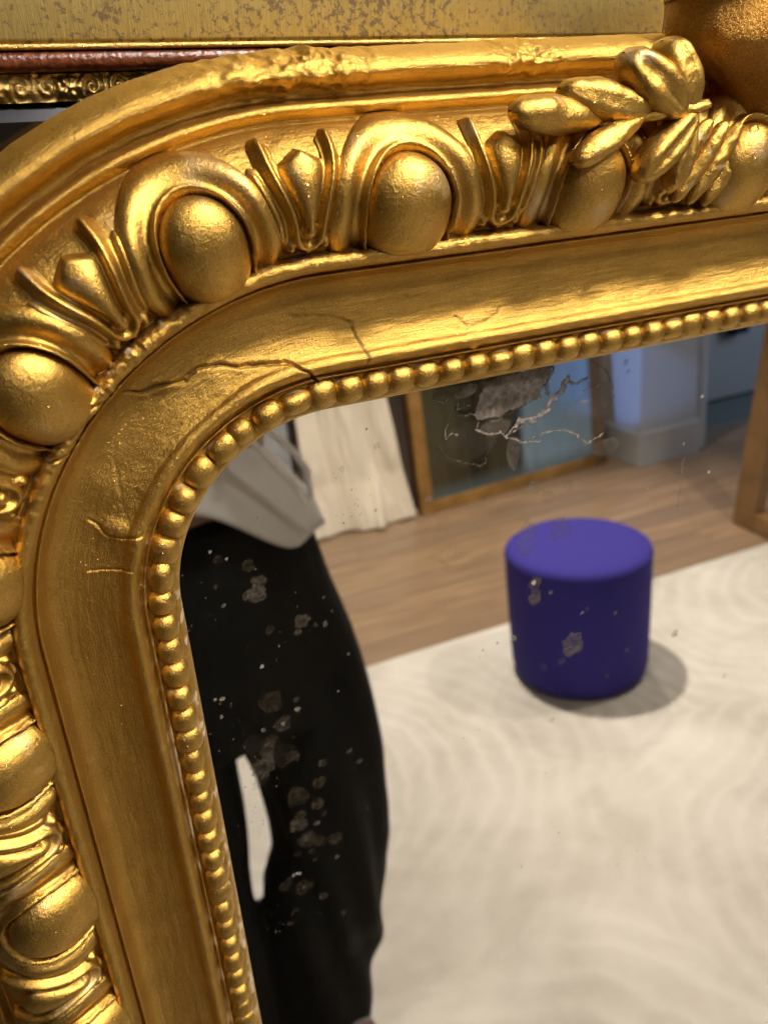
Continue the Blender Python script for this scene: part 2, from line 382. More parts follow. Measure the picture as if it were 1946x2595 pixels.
# the beading: every bead in view is an object of its own
def bead_mesh(seed):
    r = np.random.default_rng(seed); th = np.linspace(0, 2*PI, 25)[:-1]; ph = np.linspace(0, PI*.62, 11)
    T, F = np.meshgrid(th, ph, indexing='ij')
    sx = .57*(1+.04*r.standard_normal()); sy = .50*(1+.05*r.standard_normal()); sz = .52*(1+.05*r.standard_normal())
    e = .82
    cs = lambda a: np.sign(np.cos(a))*np.abs(np.cos(a))**e
    sn = lambda a: np.sign(np.sin(a))*np.abs(np.sin(a))**e
    rad = np.sin(F)**.85
    X = sx*rad*cs(T); Y = sy*rad*sn(T); Z = sz*np.cos(F)
    nz = .035*fbm(X*5+seed*7, Y*5+Z*3, 3)
    V = np.stack([X*(1+nz), Y*(1+nz), Z*(1+nz)], -1).transpose(1, 0, 2)
    me = grid_mesh('bead', V, np.stack([X, Y], -1).transpose(1, 0, 2), {'wear': (np.clip(.6*sm(.12, .25, fbm(X*3+seed, Y*3, 4))*(np.cos(F) < .55), 0, 1)).T}, flip=True, wrap=True)
    me.materials.append(GOLD_BEAD); return me
BM = [bead_mesh(i) for i in range(8)]
arc_c = (R)*PI/4            # beads are counted along the bead line itself
def bead_frame(sb):
    a = max(-arc_c, min(arc_c, sb))/R; th = 3*PI/4+a
    x = R*math.cos(th)+(-arc_c-sb if sb < -arc_c else 0); y = R*math.sin(th)-(sb-arc_c if sb > arc_c else 0)
    return x, y, th+PI/2
sb_list = [(i-25.142) for i in range(-2, 58)]
for i, sb in enumerate(sb_list):
    # the corner was patched by hand: uneven beads there
    if -3.6 < sb < .9: sb += .12*math.sin(i*2.1)
    x, y, a = bead_frame(sb)
    o = link('bead', BM[(i*5) % 8], None, mirror)
    sc = 1+(.10*math.sin(i*1.7) if abs(sb) < 5 else .02*math.sin(i*3.3))
    o.location = (x, y, -.20+.03*math.sin(i*2.7)); o.rotation_euler = (0, 0, a); o.scale = (sc*1.0, 1.0, 1+.08*math.sin(i*.9))
# the rest of the beading, outside the picture
vs, fs = [], []
def lowbead(x, y):
    b = len(vs); vs.append((x, y, .42))
    for k in range(6): vs.append((x+.36*math.cos(k*PI/3), y+.36*math.sin(k*PI/3), .22))
    for k in range(6): vs.append((x+.5*math.cos(k*PI/3), y+.5*math.sin(k*PI/3), -.3))
    for k in range(6):
        j = (k+1) % 6; fs.append((b, b+1+k, b+1+j)); fs.append((b+1+k, b+7+k, b+7+j, b+1+j))
for i in range(58, 185):
    x, y, a = bead_frame(i-25.142); lowbead(x, y); lowbead(2*XH-x, y)
for i in range(-2, 58):
    x, y, a = bead_frame(i-25.142)
    if x < 14: lowbead(2*XH-x, y)
link('beading', pydata('beading_rest', vs, fs), GOLD_BEAD, mirror, kind='stuff')

# leafy spray carved at the crest ---------------------------------------
def pod(name, p0, p1, width, height, z0, z1, crease=.0, fat=.45, seed=0, bend=0.0):
    """a carved leaf from its root p0 to its tip p1"""
    n, m = 40, 28
    t = np.linspace(0, 1, n); T, A = np.meshgrid(t, np.linspace(0, 2*PI, m, endpoint=False), indexing='ij')
    d = np.array(p1)-np.array(p0); l = np.hypot(*d); d = d/l; q = np.array([-d[1], d[0]])
    wv = width*np.clip((T**fat)*(1-T)**.5/((fat/(fat+.5))**fat*(.5/(fat+.5))**.5), 0, 1)+.03
    ca, sa = np.cos(A), np.sin(A)
    cut = 1-crease*np.exp(-(ca/.28)**2)*(sa > 0)*sm(0, .25, T)*(1-sm(.8, 1, T))
    lat = wv*ca; zz = z0+(z1-z0)*T+np.where(sa > 0, height, height*.9)*sa*cut*(wv/width)**.75
    b_ = bend*np.sin(T*PI*.5)**2
    X = p0[0]+d[0]*T*l+q[0]*(lat+b_); Y = p0[1]+d[1]*T*l+q[1]*(lat+b_)
    nz = (.16*fbm(T*l*1.4+seed*9, A*1.0+seed, 4)+.07*fbm(T*l*4+seed*9, A*3+seed, 4))*(wv/width)
    V = np.stack([X+q[0]*ca*nz, Y+q[1]*ca*nz, zz+nz*sa], -1)
    me = grid_mesh(name, V, np.stack([T*l, A], -1), {'wear': .5*sm(.22, .34, fbm(X*2+seed, Y*2, 4))}, wrap=True, flip=False)
    return link(name, me, GOLD_EGG, mirror)
spray = [((9.9, 14.75), (5.9, 15.22), .56, .62, 1.9, 2.2, .0, .9, -.08), ((11.2, 14.85), (8.0, 15.95), .62, .7, 2.2, 1.8, .12, .55, .12),
         ((12.4, 14.7), (10.3, 16.8), .80, .95, 2.3, 2.0, .35, .6, .1), ((12.9, 14.9), (11.5, 16.75), .72, .95, 2.2, 1.8, .2, .6, -.45),
         ((10.9, 14.85), (8.0, 13.75), .42, .55, 2.35, 2.5, .0, .8, .10), ((12.9, 14.9), (10.9, 12.7), .62, .7, 2.4, 2.3, .3, .6, -.25),
         ((12.9, 14.7), (12.0, 12.5), .50, .6, 2.3, 2.2, .2, .6, .2), ((13.4, 15.6), (12.3, 16.4), .5, .7, 1.6, 1.6, .2, .6, 0)]
for i, a in enumerate(spray):
    pod('carved_leaf', a[0], a[1], a[2], a[3], a[4], a[5], a[6], a[7], i, a[8])
pod('leaf_stem', (13.4, 15.05), (9.2, 14.62), .17, .24, 2.6, 2.2, 0, .3, 30, -.05)
for i in range(4):
    x = 13.2+i*.68
    pod('carved_rib', (x+.85, 14.55-.1*i), (x-1.05, 12.1-.12*i+(.2 if i == 0 else 0)), .34, .36, 1.95, 1.6, 0, .45, 50+i, .1)
# the big scrolled crest that overhangs the top rail
n, m = 110, 150
A, B = np.meshgrid(np.linspace(-PI/2, PI/2, n), np.linspace(-PI, PI, m), indexing='ij')
lob = 1+.045*np.cos(B*9)*np.cos(A)+.07*fbm(A*2.5+3, B*2.5, 4)
V = np.stack([18.7+4.9*np.cos(A)*np.cos(B)*lob, 18.4+4.8*np.cos(A)*np.sin(B)*lob, .4+3.4*np.sin(A)*lob+.25*np.cos(B*5)*np.cos(A)], -1)
V[..., 0] += .45*np.exp(-((V[..., 1]-15.2)/1.5)**2)
link('crest', grid_mesh('crest', V, np.stack([A*3, B*3], -1)), GOLD_CREST, mirror)

# the old silvered glass, with its foxing -------------------------------
gx0, gx1, gy0, gy1 = -R-.2+.0, XH*1.0, -27.0, R+.3
gs = .045
gx = np.arange(gx0, gx1, gs); gy = np.arange(gy0, gy1, gs)
GX, GY = np.meshgrid(gx, gy, indexing='ij')
fox = np.zeros_like(GX); brt = np.zeros_like(GX)
FXP = [(-3.42, 0.52, 0.261, 0.6, 0), (-3.11, -0.3, 0.315, 0.7, 0.1), (-3.26, -0.73, 0.366, 0.75, 0.15), (-3.63, -0.72, 0.194, 0.6, 0.1), (-1.61, -2.43, 0.337, 0.65, 0.1), (-1.87, -2.92, 0.156, 0.6, 0.1), (-2.99, -2.46, 0.193, 0.5, 0), (-4.52, 1.05, 0.166, 0.4, 0), (-4.57, -0.87, 0.096, 0.7, 0.2), (-4.76, -0.02, 0.085, 0.5, 0.1), (-4.74, 1.45, 0.082, 0.8, 0.8), (-4.18, 1.0, 0.065, 0.8, 0.8), (-3.48, -3.99, 0.093, 0.9, 0.9), (-3.33, -5.73, 0.511, 0.42, 0), (-2.28, -6.03, 0.137, 0.7, 0.1), (-2.28, -6.51, 0.144, 0.9, 0.4), (-0.66, -1.65, 0.073, 0.6, 0.2), (-1.11, -2.8, 0.105, 0.5, 0.1), (-0.71, -2.87, 0.138, 0.7, 0.2), (-0.38, -2.39, 0.063, 0.6, 0.2), (0.13, -4.6, 0.089, 0.7, 0.2), (-5.22, -4.93, 0.103, 0.9, 0.8), (-5.5, -4.86, 0.082, 0.9, 0.7), (-5.37, -5.74, 0.094, 0.9, 0.7), (-0.47, -6.26, 0.068, 0.8, 0.5), (-3.28, -8.52, 0.639, 0.28, 0), (-3.91, -7.99, 0.827, 0.22, 0), (-4.35, -7.48, 0.444, 0.25, 0), (-2.96, -6.98, 0.374, 0.5, 0.1), (-2.96, -6.98, 0.1, 0.8, 0.7), (-3.59, -7.62, 0.3, 0.6, 0.05), (-3.78, -8.04, 0.327, 0.7, 0.1), (-4.1, -8.75, 0.583, 0.75, 0.1), (-4.3, -9.53, 0.359, 0.35, 0), (-2.78, -8.78, 0.311, 0.55, 0.05), (-2.85, -10.91, 0.565, 0.4, 0), (-2.87, -10.87, 0.403, 0.6, 0), (-1.77, -10.6, 0.326, 0.6, 0), (-1.94, -11.73, 0.321, 0.55, 0.05), (-1.72, -12.35, 0.157, 0.55, 0), (-2.1, -12.77, 0.146, 0.8, 0.4), (-2.79, -12.02, 0.248, 0.6, 0.05), (-2.96, -12.5, 0.415, 0.65, 0.1), (-2.65, -13.46, 0.481, 0.55, 0.03), (-2.62, -13.41, 0.198, 0.7, 0.1), (-2.08, -13.82, 0.287, 0.5, 0.0), (-1.33, -14.01, 0.361, 0.55, 0.05), (-3.15, -14.11, 0.182, 0.5, 0), (-2.49, -14.3, 0.184, 0.4, 0), (-2.39, -14.8, 0.128, 0.5, 0), (-1.39, -15.15, 0.131, 0.7, 0.2), (-3.91, -15.68, 0.29, 0.4, 0), (-3.62, -15.36, 0.173, 0.5, 0), (-3.46, -15.25, 0.104, 0.95, 0.9), (-3.3, -15.23, 0.093, 0.95, 0.9), (-3.18, -15.26, 0.081, 0.95, 0.9), (-3.1, -16.16, 0.443, 0.5, 0), (-3.1, -16.16, 0.106, 0.7, 0.2), (-2.24, -17.14, 0.231, 0.55, 0.05), (-3.65, -17.36, 0.18, 0.4, 0), (-1.52, -9.64, 0.204, 0.65, 0.1), (-0.22, -9.49, 0.152, 0.6, 0.1), (0.17, -10.21, 0.155, 0.5, 0.2), (0.31, -12.94, 0.117, 0.5, 0.1), (-1.37, -18.71, 0.158, 0.5, 0.1), (-3.93, -18.03, 0.169, 0.4, 0.1), (-3.81, -7.01, 0.108, 0.9, 0.6), (9.1, -3.87, 0.336, 0.75, 0.1), (9.06, -3.81, 0.13, 0.95, 1), (9.11, -4.6, 0.397, 0.7, 0.15), (9.95, -4.57, 0.143, 0.7, 0.2), (11.15, -7.75, 0.668, 0.75, 0.2), (10.65, -8.51, 0.207, 0.6, 0.1), (9.64, -8.49, 0.183, 0.6, 0.1), (8.0, -6.39, 0.173, 0.9, 0.6), (8.69, -1.61, 0.667, 0.42, 0.15), (10.4, -1.49, 0.592, 0.4, 0.1), (14.41, -9.13, 0.132, 0.6, 0.1), (13.31, -10.26, 0.132, 0.6, 0.1), (11.96, -6.06, 0.141, 0.6, 0.1), (11.67, -6.18, 0.091, 0.9, 0.7), (13.6, -6.78, 0.125, 0.6, 0.1), (17.34, -9.09, 0.205, 0.5, 0), (6.41, -6.51, 0.066, 0.9, 0), (7.17, -6.36, 0.076, 0.8, 0), (20.93, -12.91, 0.178, 0.35, 0), (10.11, -11.74, 0.173, 0.3, 0.1), (4.1, 1.46, 0.183, 0.5, 0.4), (3.98, 0.84, 0.106, 0.6, 0.4), (2.09, 4.12, 0.144, 0.3, 0), (0.61, 3.51, 0.107, 0.3, 0), (-1.09, 3.63, 0.208, 0.3, 0.2), (9.04, 0.73, 0.258, 0.45, 0.2), (9.71, 0.19, 0.321, 0.45, 0.2), (10.83, 0.48, 0.266, 0.35, 0.2), (1.83, 1.5, 0.076, 0.5, 0), (17.74, 3.16, 0.094, 0.9, 0.9), (18.55, -0.63, 0.101, 0.9, 0.9), (15.07, -0.68, 0.064, 0.8, 0.7), (16.92, 1.1, 0.08, 0.8, 0.7), (8.73, -0.89, 0.264, 0.35, 0.2), (13.66, 5.01, 0.113, 0.4, 0), (13.49, 5.42, 0.14, 0.4, 0), (1.73, 4.86, 0.047, 0.9, 0), (6.62, 0.99, 0.247, 0.2, 0.1)]
def blot(x, y, r, amt, ring=.5, br=0.0, seed=0):
    m = (np.abs(GX-x) < r*2.2) & (np.abs(GY-y) < r*2.2)
    if not m.any(): return
    X = GX[m]-x; Y = GY[m]-y; a = np.arctan2(Y, X)
    d = np.hypot(X, Y)/(r*(1+.7*fbm(X*1.3/r+seed*5, Y*1.3/r+seed, 4)+.5*fbm(X*4/r+seed, Y*4/r, 3)))
    v = amt*(1-sm(.9, 1.02, d))*(.60+1.5*fbm(X*8, Y*8+seed, 3)+.6*fbm(X*2.5/r+3, Y*2.5/r+seed, 3)+ring*.4*np.exp(-((d-.92)/.09)**2)+ring*.3*np.exp(-((d-.55)/.08)**2)+ring*.5*np.exp(-(d/.16)**2))
    v = v*(.95+.05*(br > .3)); fox[m] = np.maximum(fox[m], v); brt[m] = np.maximum(brt[m], br*(1-sm(.85, 1.0, d)))
for i, (x, y, r, a_, b_) in enumerate(FXP): blot(x, y, r, a_, .6, b_, i)
r2 = np.random.default_rng(5)
for i in range(520):
    x = r2.uniform(gx0, 20); y = r2.uniform(-24, gy1); near = math.exp(-max(0, x+6)/4.5)
    if r2.random() > .22+.78*near: continue
    rr = .015+.05*r2.random()**5; blot(x, y, rr, .35+.4*r2.random(), .2, .5*r2.random()*near, i+99)
for (cx_, cy_, n_, sp) in [(-5.2, -6.0, 40, .55), (-4.6, -9.3, 40, .5), (-4.7, -11.6, 30, .5), (-5.4, -1.0, 22, .6), (-4.6, -18, 26, .5), (-2.0, -3.2, 26, .7), (.6, 2.0, 26, .5), (4.6, -1.6, 26, .9)]:
    for i in range(n_):
        blot(cx_+sp*r2.standard_normal(), cy_+sp*1.4*r2.standard_normal(), .015+.035*r2.random()**3, .6, .0, .9*r2.random(), i)
# the flaking patch under the top beading
FL = {'lines': [([(9.9, 5.81), (9.57, 5.25), (8.84, 4.73), (8.04, 4.25), (7.19, 4.09), (6.8, 4.23)], 0.165, 0.92, 0.0), ([(5.43, 5.02), (5.73, 4.73), (6.42, 4.62)], 0.18, 0.9, 0), ([(4.73, 5.89), (6.58, 5.89), (9.9, 5.87)], 0.128, 0.85, 0), ([(10.66, 5.23), (10.47, 4.85), (9.79, 4.43), (9.72, 4.08), (8.91, 3.81), (8.37, 3.86)], 0.286, 0.9, 0.75), ([(8.37, 3.86), (8.04, 3.56), (7.64, 3.4)], 0.167, 0.9, 0.7), ([(10.53, 5.14), (10.95, 4.94), (11.57, 5.07)], 0.156, 0.9, 0.7), ([(6.34, 3.9), (6.85, 3.62), (7.44, 3.5)], 0.1, 0.95, 0.9), ([(7.44, 3.62), (7.64, 3.34), (8.51, 2.94), (9.4, 2.76)], 0.115, 0.95, 0.85), ([(8.51, 3.59), (7.84, 3.36)], 0.091, 0.9, 0.7), ([(8.98, 3.0), (9.6, 3.12), (10.44, 3.05), (11.15, 2.74)], 0.092, 0.95, 0.8), ([(11.15, 2.68), (11.6, 2.27), (11.82, 2.29)], 0.165, 0.9, 0.7), ([(11.6, 2.2), (12.47, 2.47)], 0.098, 0.95, 0.9), ([(4.52, 5.42), (4.95, 5.29), (5.2, 5.41)], 0.076, 0.95, 0.9), ([(4.94, 3.83), (4.96, 4.24), (5.13, 4.44)], 0.079, 0.9, 0.7), ([(4.98, 3.83), (5.26, 3.94), (5.51, 3.83)], 0.098, 0.95, 0.9), ([(11.38, 4.56), (11.8, 4.61), (12.22, 4.71)], 0.073, 0.9, 0.8), ([(11.32, 4.14), (11.75, 4.19)], 0.107, 0.9, 0.6), ([(4.57, 3.79), (5.03, 2.98), (5.72, 2.65), (6.43, 2.37), (6.76, 2.42), (6.97, 3.05)], 0.055, 0.5, 0.5), ([(12.97, 4.08), (12.7, 3.63), (12.36, 3.32)], 0.048, 0.6, 0.1), ([(12.88, 4.41), (12.48, 5.28), (11.76, 5.76)], 0.061, 0.6, 0.1), ([(6.41, 4.01), (6.54, 4.34)], 0.056, 0.8, 0.6), ([(5.05, 4.86), (5.29, 4.7), (6.42, 4.48)], 0.072, 0.8, 0.6), ([(7.7, 2.77), (8.03, 1.83), (8.37, 1.81)], 0.065, 0.5, 0.5), ([(9.51, 5.32), (9.72, 4.69)], 0.28, 0.6, 0.35), ([(5.49, 4.98), (5.59, 5.1)], 0.06, 0.95, 0.95), ([(5.67, 4.89), (5.73, 5.08)], 0.06, 0.95, 0.95), ([(5.83, 4.91), (5.88, 5.11)], 0.061, 0.95, 0.95), ([(5.49, 4.92), (6.18, 4.93)], 0.072, 0.95, 0.9), ([(16.98, 0.44), (16.93, -0.86), (16.83, -2.18)], 0.1, 0.4, 0.5)], 'blobs': [(7.98, 5.18, 1.68, 0.78, -0.05, 0.95, 0.72), (8.9, 5.54, 0.94, 0.44, 0.1, 0.95, 0.7), (7.2, 4.8, 0.93, 0.68, 0, 0.95, 0.7), (5.95, 5.55, 0.66, 0.3, 0.2, 0.9, 0.55), (6.68, 4.55, 0.37, 0.31, 0, 0.9, 0.75), (7.18, 3.85, 0.76, 0.38, 0, 0.5, 0.25), (6.0, 3.37, 1.31, 0.88, 0.3, 0.22, 0.1), (8.03, 2.52, 0.33, 0.72, 0, 0.35, 0.3), (11.64, 3.21, 1.16, 1.78, 0, 0.16, 0.25), (11.36, 0.68, 0.0, 0.0, 0, 0, 0), (12.57, 1.87, 0.78, 0.43, 0, 0.35, 0.3), (9.06, 0.88, 0.28, 0.34, 0, 0.35, 0.4), (4.96, 5.56, 0.53, 0.35, 0, 0.5, 0.25)]}
for pts, w_, amt, br in FL['lines']:
    a = np.array(pts); m = (GX > a[:, 0].min()-.6) & (GX < a[:, 0].max()+.6) & (GY > a[:, 1].min()-.6) & (GY < a[:, 1].max()+.6)
    X = GX[m]; Y = GY[m]; wob = .22*fbm(X*2.6, Y*2.6, 4); d = poly_dist(X+wob, Y-wob, pts)
    t = w_*(.25+1.9*np.abs(fbm(X*2.7+5, Y*2.7, 4)))
    k = 1-sm(.6, 1.0, d/t); fox[m] = np.maximum(fox[m], amt*k); brt[m] = np.maximum(brt[m], br*k*(.1+1.2*vn(X*11, Y*11)))
for (x, y, ra, rb, rot, amt, br) in FL['blobs']:
    c_, s_ = math.cos(rot), math.sin(rot); X = GX-x; Y = GY-y
    m = np.hypot(X, Y) < 1.6*max(ra, rb); X = X[m]; Y = Y[m]
    d = np.hypot((X*c_+Y*s_)/ra, (-X*s_+Y*c_)/rb)*(1+.7*fbm(GX[m]*1.6, GY[m]*1.6, 4))
    k = 1-sm(.88, 1.0, d); tex = .45+1.3*vn(GX[m]*7, GY[m]*7)*vn(GX[m]*2.3+9, GY[m]*2.3)+.5*fbm(GX[m]*13, GY[m]*13, 3)
    fox[m] = np.maximum(fox[m], amt*k); brt[m] = np.maximum(brt[m], br*k*tex)
gm, ns, ls, b = mat('silvered_glass', (.90, .90, .88), .0, 1.0)
fa = N(ns, 'ShaderNodeAttribute', attribute_name='fox'); ba = N(ns, 'ShaderNodeAttribute', attribute_name='bright')
out = ns['Material Output']
gl = N(ns, 'ShaderNodeBsdfGlossy'); gl.inputs['Color'].default_value = (.90, .90, .875, 1); gl.inputs['Roughness'].default_value = 0.0
df = N(ns, 'ShaderNodeBsdfDiffuse')
ls.new(mixc(ns, ls, ba.outputs['Fac'], (.050, .040, .027), (.40, .365, .335)), df.inputs['Color'])
haze = mth(ns, ls, 'ADD', mth(ns, ls, 'MULTIPLY', ramp(ns, ls, noise(ns, ls, objco(ns, ls), .35, 5), [(.35, (0, 0, 0)), (.8, (1, 1, 1))]), .012), .004)
mx = N(ns, 'ShaderNodeMixShader')
ls.new(mth(ns, ls, 'ADD', mth(ns, ls, 'MULTIPLY', fa.outputs['Fac'], 1.0), haze, True), mx.inputs[0])
ls.new(gl.outputs[0], mx.inputs[1]); ls.new(df.outputs[0], mx.inputs[2]); ls.new(mx.outputs[0], out.inputs['Surface'])
link('mirror_glass', grid_mesh('mirror_glass', np.stack([GX, GY, GX*0+GZ], -1), None, {'fox': np.clip(fox, 0, 1), 'bright': np.clip(brt, 0, 1)}), gm, mirror, smooth=False)
me = pydata('glass_rest', [(gx0, YB, GZ), (2*XH+R, YB, GZ), (2*XH+R, gy0, GZ), (gx0, gy0, GZ), (gx[-1], gy0, GZ), (2*XH+R, R+.3, GZ), (gx[-1], R+.3, GZ)], [(0, 1, 2, 3), (4, 2, 5, 6)])
link('mirror_glass', me, gm, mirror, smooth=False)

# ------------------------------------------------------------------ the older mirror leaning behind, seen along the top
ROT = MW @ Matrix.Translation((0, 18.08, 0)) @ Matrix.Rotation(-.0235, 4, 'Z') @ Matrix.Translation((7.7, 0, 0))
back = empty('old_gilt_mirror', 'older mirror behind the carved one, flat speckled gold border over a worn red moulding', 'mirror', mw=ROT)
def strip(name, x0, x1, prof, m, disp=None, step=.3, parent=back):
    xs = np.arange(x0, x1+step, step); pr = np.array(prof, float)
    S = np.repeat(xs[:, None], len(pr), 1); Y = np.repeat(pr[None, :, 0], len(xs), 0); Z = np.repeat(pr[None, :, 1], len(xs), 0)
    if disp is not None: Z = Z+disp(S, Y)
    return link(name, grid_mesh(name, np.stack([S, Y, Z], -1), np.stack([S, Y], -1)), m, parent)
def arcp(y0, y1, z0, h, n=14):
    t = np.linspace(0, PI, n); return [(y0+(y1-y0)*(1-math.cos(a))/2, z0+h*math.sin(a)) for a in t]
# speckled frieze
fm, ns, ls, b = mat('rubbed_flat_gilding', (.50, .38, .16), .5, .9, .2)
co = objco(ns, ls); co2 = objco(ns, ls, (1, 1, 1))
sp = noise(ns, ls, co, 4.0, 7, .70, .3); br = noise(ns, ls, objco(ns, ls, (16, 1.2, 1)), 1.2, 4); patchn = noise(ns, ls, co, .25, 3)
c1 = mixc(ns, ls, ramp(ns, ls, br, [(.25, (0, 0, 0)), (.75, (1, 1, 1))]), (.34, .26, .085), (.50, .41, .17))
thr = ramp(ns, ls, mth(ns, ls, 'ADD', sp, mth(ns, ls, 'MULTIPLY', patchn, .25)), [(.65, (0, 0, 0)), (.73, (1, 1, 1))])
c2 = mixc(ns, ls, mth(ns, ls, 'MULTIPLY', thr, .9), c1, (.12, .08, .05))
ls.new(c2, b.inputs['Base Color']); ls.new(mth(ns, ls, 'SUBTRACT', .92, mth(ns, ls, 'MULTIPLY', thr, .75)), b.inputs['Metallic'])
ls.new(bump(ns, ls, br, 1.0, .00008), b.inputs['Normal']); b.inputs['Roughness'].default_value = .5
strip('frieze', -40, 62, [(.12, -7.6), (.12, -7.0), (.3, -6.96), (2, -6.9), (5, -6.8), (9.2, -6.6), (9.5, -6.9), (9.5, -10)], fm, None, .6)
strip('edge_lip', -40, 62, arcp(-.06, .13, -7.05, .10), gold('lip_gilding', (.66, .45, .16), .3, False), lambda S, Y: .02*fbm(S*2, Y*2, 3), .15)
# worn red moulding
rm, ns, ls, b = mat('worn_red_bole', (.22, .045, .018), .22, 0.0)
co = objco(ns, ls); sx = N(ns, 'ShaderNodeSeparateXYZ'); ls.new(co, sx.inputs[0])
wn = noise(ns, ls, co, 1.3, 6, .7)
side = mth(ns, ls, 'ADD', mth(ns, ls, 'MULTIPLY', mth(ns, ls, 'SUBTRACT', sx.outputs[0], 5.5), .10), wn)
gmask = ramp(ns, ls, side, [(.56, (0, 0, 0)), (.75, (1, 1, 1))])
crk = ramp(ns, ls, noise(ns, ls, objco(ns, ls, (1.5, .12, 1)), 1.2, 3), [(.64, (0, 0, 0)), (.67, (1, 1, 1))])
c = mixc(ns, ls, ramp(ns, ls, noise(ns, ls, co, 3, 5), [(.4, (0, 0, 0)), (.65, (1, 1, 1))]), (.075, .017, .008), (.15, .040, .016))
c = mixc(ns, ls, mth(ns, ls, 'MULTIPLY', crk, .6), c, (.30, .21, .14))
ls.new(mixc(ns, ls, gmask, c, (.42, .27, .09)), b.inputs['Base Color']); ls.new(mth(ns, ls, 'MULTIPLY', gmask, .9), b.inputs['Metallic'])
ls.new(bump(ns, ls, noise(ns, ls, co, 5, 5), 1.0, .0004), b.inputs['Normal']); b.inputs['Specular IOR Level'].default_value = .6
strip('red_moulding', -40, 62, [(-.06, -7.6)]+arcp(-.70, -.06, -7.25, .30)[::-1]+[(-.72, -8.4)], rm, lambda S, Y: .025*fbm(S*1.1, Y, 3), .2)
# scrolled gilt moulding under it
def scroll(S, Y):
    t = (Y+1.18)/.46; per = 2.35; x = ((S+.55) % per)/per*2-1; ax = np.abs(x)
    r = np.hypot(x/.30, t/.75); fl = .12*np.exp(-((r-.75)/.35)**2)*(1+.5*np.cos(5*np.arctan2(t, x*3)))+.15*np.exp(-(r/.35)**2)
    sp_ = np.hypot((ax-.62)/.30, (t-.05)/.9); an = np.arctan2(t, (ax-.62)*3)
    sc_ = .11*np.cos(sp_*9-an*1.0)*np.exp(-(sp_/1.1)**2)
    rim = .08*np.exp(-((np.abs(t)-.95)/.12)**2)
    return fl+sc_+rim+.05*np.exp(-((ax-.98)/.05)**2)+.02*fbm(S*5, Y*5, 3)
ys = np.linspace(-.74, -1.62, 34)
strip('scrolled_moulding', -14, 8, [(y, -7.42-.25*abs((y+1.18)/.46)**2) for y in ys], GOLD_OLD, scroll, .028)
strip('scrolled_moulding', 8, 62, [(y, -7.42-.25*abs((y+1.18)/.46)**2) for y in ys[::3]], GOLD_OLD, scroll, .08)
strip('scrolled_moulding', -40, -14, [(y, -7.42-.25*abs((y+1.18)/.46)**2) for y in ys[::3]], GOLD_OLD, scroll, .08)
dg, ns, ls, b = mat('dark_old_glass', (.16, .15, .17), .06, 1.0)
bv, ns, ls, b = mat('bevelled_edge', (.32, .34, .42), .16, 1.0)
link('glass_bevel', pydata('glass_bevel', [(-40, -1.62, -7.9), (62, -1.62, -7.9), (62, -2.2, -7.75), (-40, -2.2, -7.75)], [(0, 3, 2, 1)]), bv, back, smooth=False)
link('back_glass', pydata('back_glass', [(-40, -2.2, -7.75), (62, -2.2, -7.75), (62, -176, -7.75), (-40, -176, -7.75)], [(0, 3, 2, 1)]), dg, back, smooth=False)
link('back_panel', box_mesh('back_panel', -40.2, 62.2, -176, 9.3, -12, -9.3), mat_simple('pine_board', (.25, .15, .08), .8), back, smooth=False)

# ------------------------------------------------------------------ the room
def struct(name, me, m, **k): return link(name, me, m, kind='structure', smooth=False, **k)
ceil_m = mat_simple('ceiling_paint', (.34, .33, .31), .9, 3, .03, .1, .002)
wall_m = mat_simple('wall_paint', (.40, .39, .37), .75, 3, .03, .1, .002)
white_m = mat_simple('white_gloss_paint', (.48, .49, .50), .42, 3, .02, .05, .001)
wm, ns, ls, b = mat('oak_floor', (.3, .18, .1), .30)
oi = N(ns, 'ShaderNodeObjectInfo'); co = objco(ns, ls, (1.2, 14, 1))
addv = N(ns, 'ShaderNodeVectorMath', operation='ADD'); ls.new(co, addv.inputs[0])
cmb = N(ns, 'ShaderNodeCombineXYZ'); ls.new(mth(ns, ls, 'MULTIPLY', oi.outputs['Random'], 37.0), cmb.inputs[0]); ls.new(mth(ns, ls, 'MULTIPLY', oi.outputs['Random'], 91.0), cmb.inputs[1]); ls.new(cmb.outputs[0], addv.inputs[1])
g = noise(ns, ls, addv.outputs[0], 2.2, 6, .6, .8)
tone = mixc(ns, ls, ramp(ns, ls, g, [(.3, (0, 0, 0)), (.72, (1, 1, 1))]), (.19, .120, .072), (.43, .285, .172))
ls.new(mixc(ns, ls, mth(ns, ls, 'MULTIPLY', oi.outputs['Random'], .85), tone, (.22, .15, .10)), b.inputs['Base Color'])
ls.new(bump(ns, ls, g, .2, .003), b.inputs['Normal'])
struct('subfloor', box_mesh('subfloor', -3.2, 6.2, -5.2, .7, -.06, -.014), mat_simple('screed', (.10, .08, .07), .9))
fl = struct('floor', box_mesh('floor', -3.2, 6.2, -2.04, .7, -.013, -.0005), wm)
PLM = []
for k in range(5):
    me = box_mesh('plank', -.6+.0, .5995-.0002*k, -.0635, .0635, -.012, 0, .0014); me.materials.append(wm); PLM.append(me)
y = -2.105; row = 0
while y > -3.36:
    x = -1.2+(row*.47) % 1.2-.6
    while x < 5.0:
        o = bpy.data.objects.new('plank', PLM[(row+int(x*7)) % 5]); COL.objects.link(o); o.parent = fl
        o.location = (x+.6, y, -.0004*((row*3+int(x*5)) % 3)); x += 1.2
    y -= .1295; row += 1
struct('floor_beyond', box_mesh('floor_beyond', -3.2, 6.2, -5.2, y+.065, -.013, -.001), mat_simple('grey_carpet', (.20, .23, .24), .95, 60, .2, .5, .004))
BX = [(-3.2, 2.60, -3.62, -3.42), (2.60, 2.945, -3.62, -3.06)]
struct('back_wall', box_mesh('back_wall', -3.2, 2.60, -3.62, -3.34, 0, 2.75), wall_m)
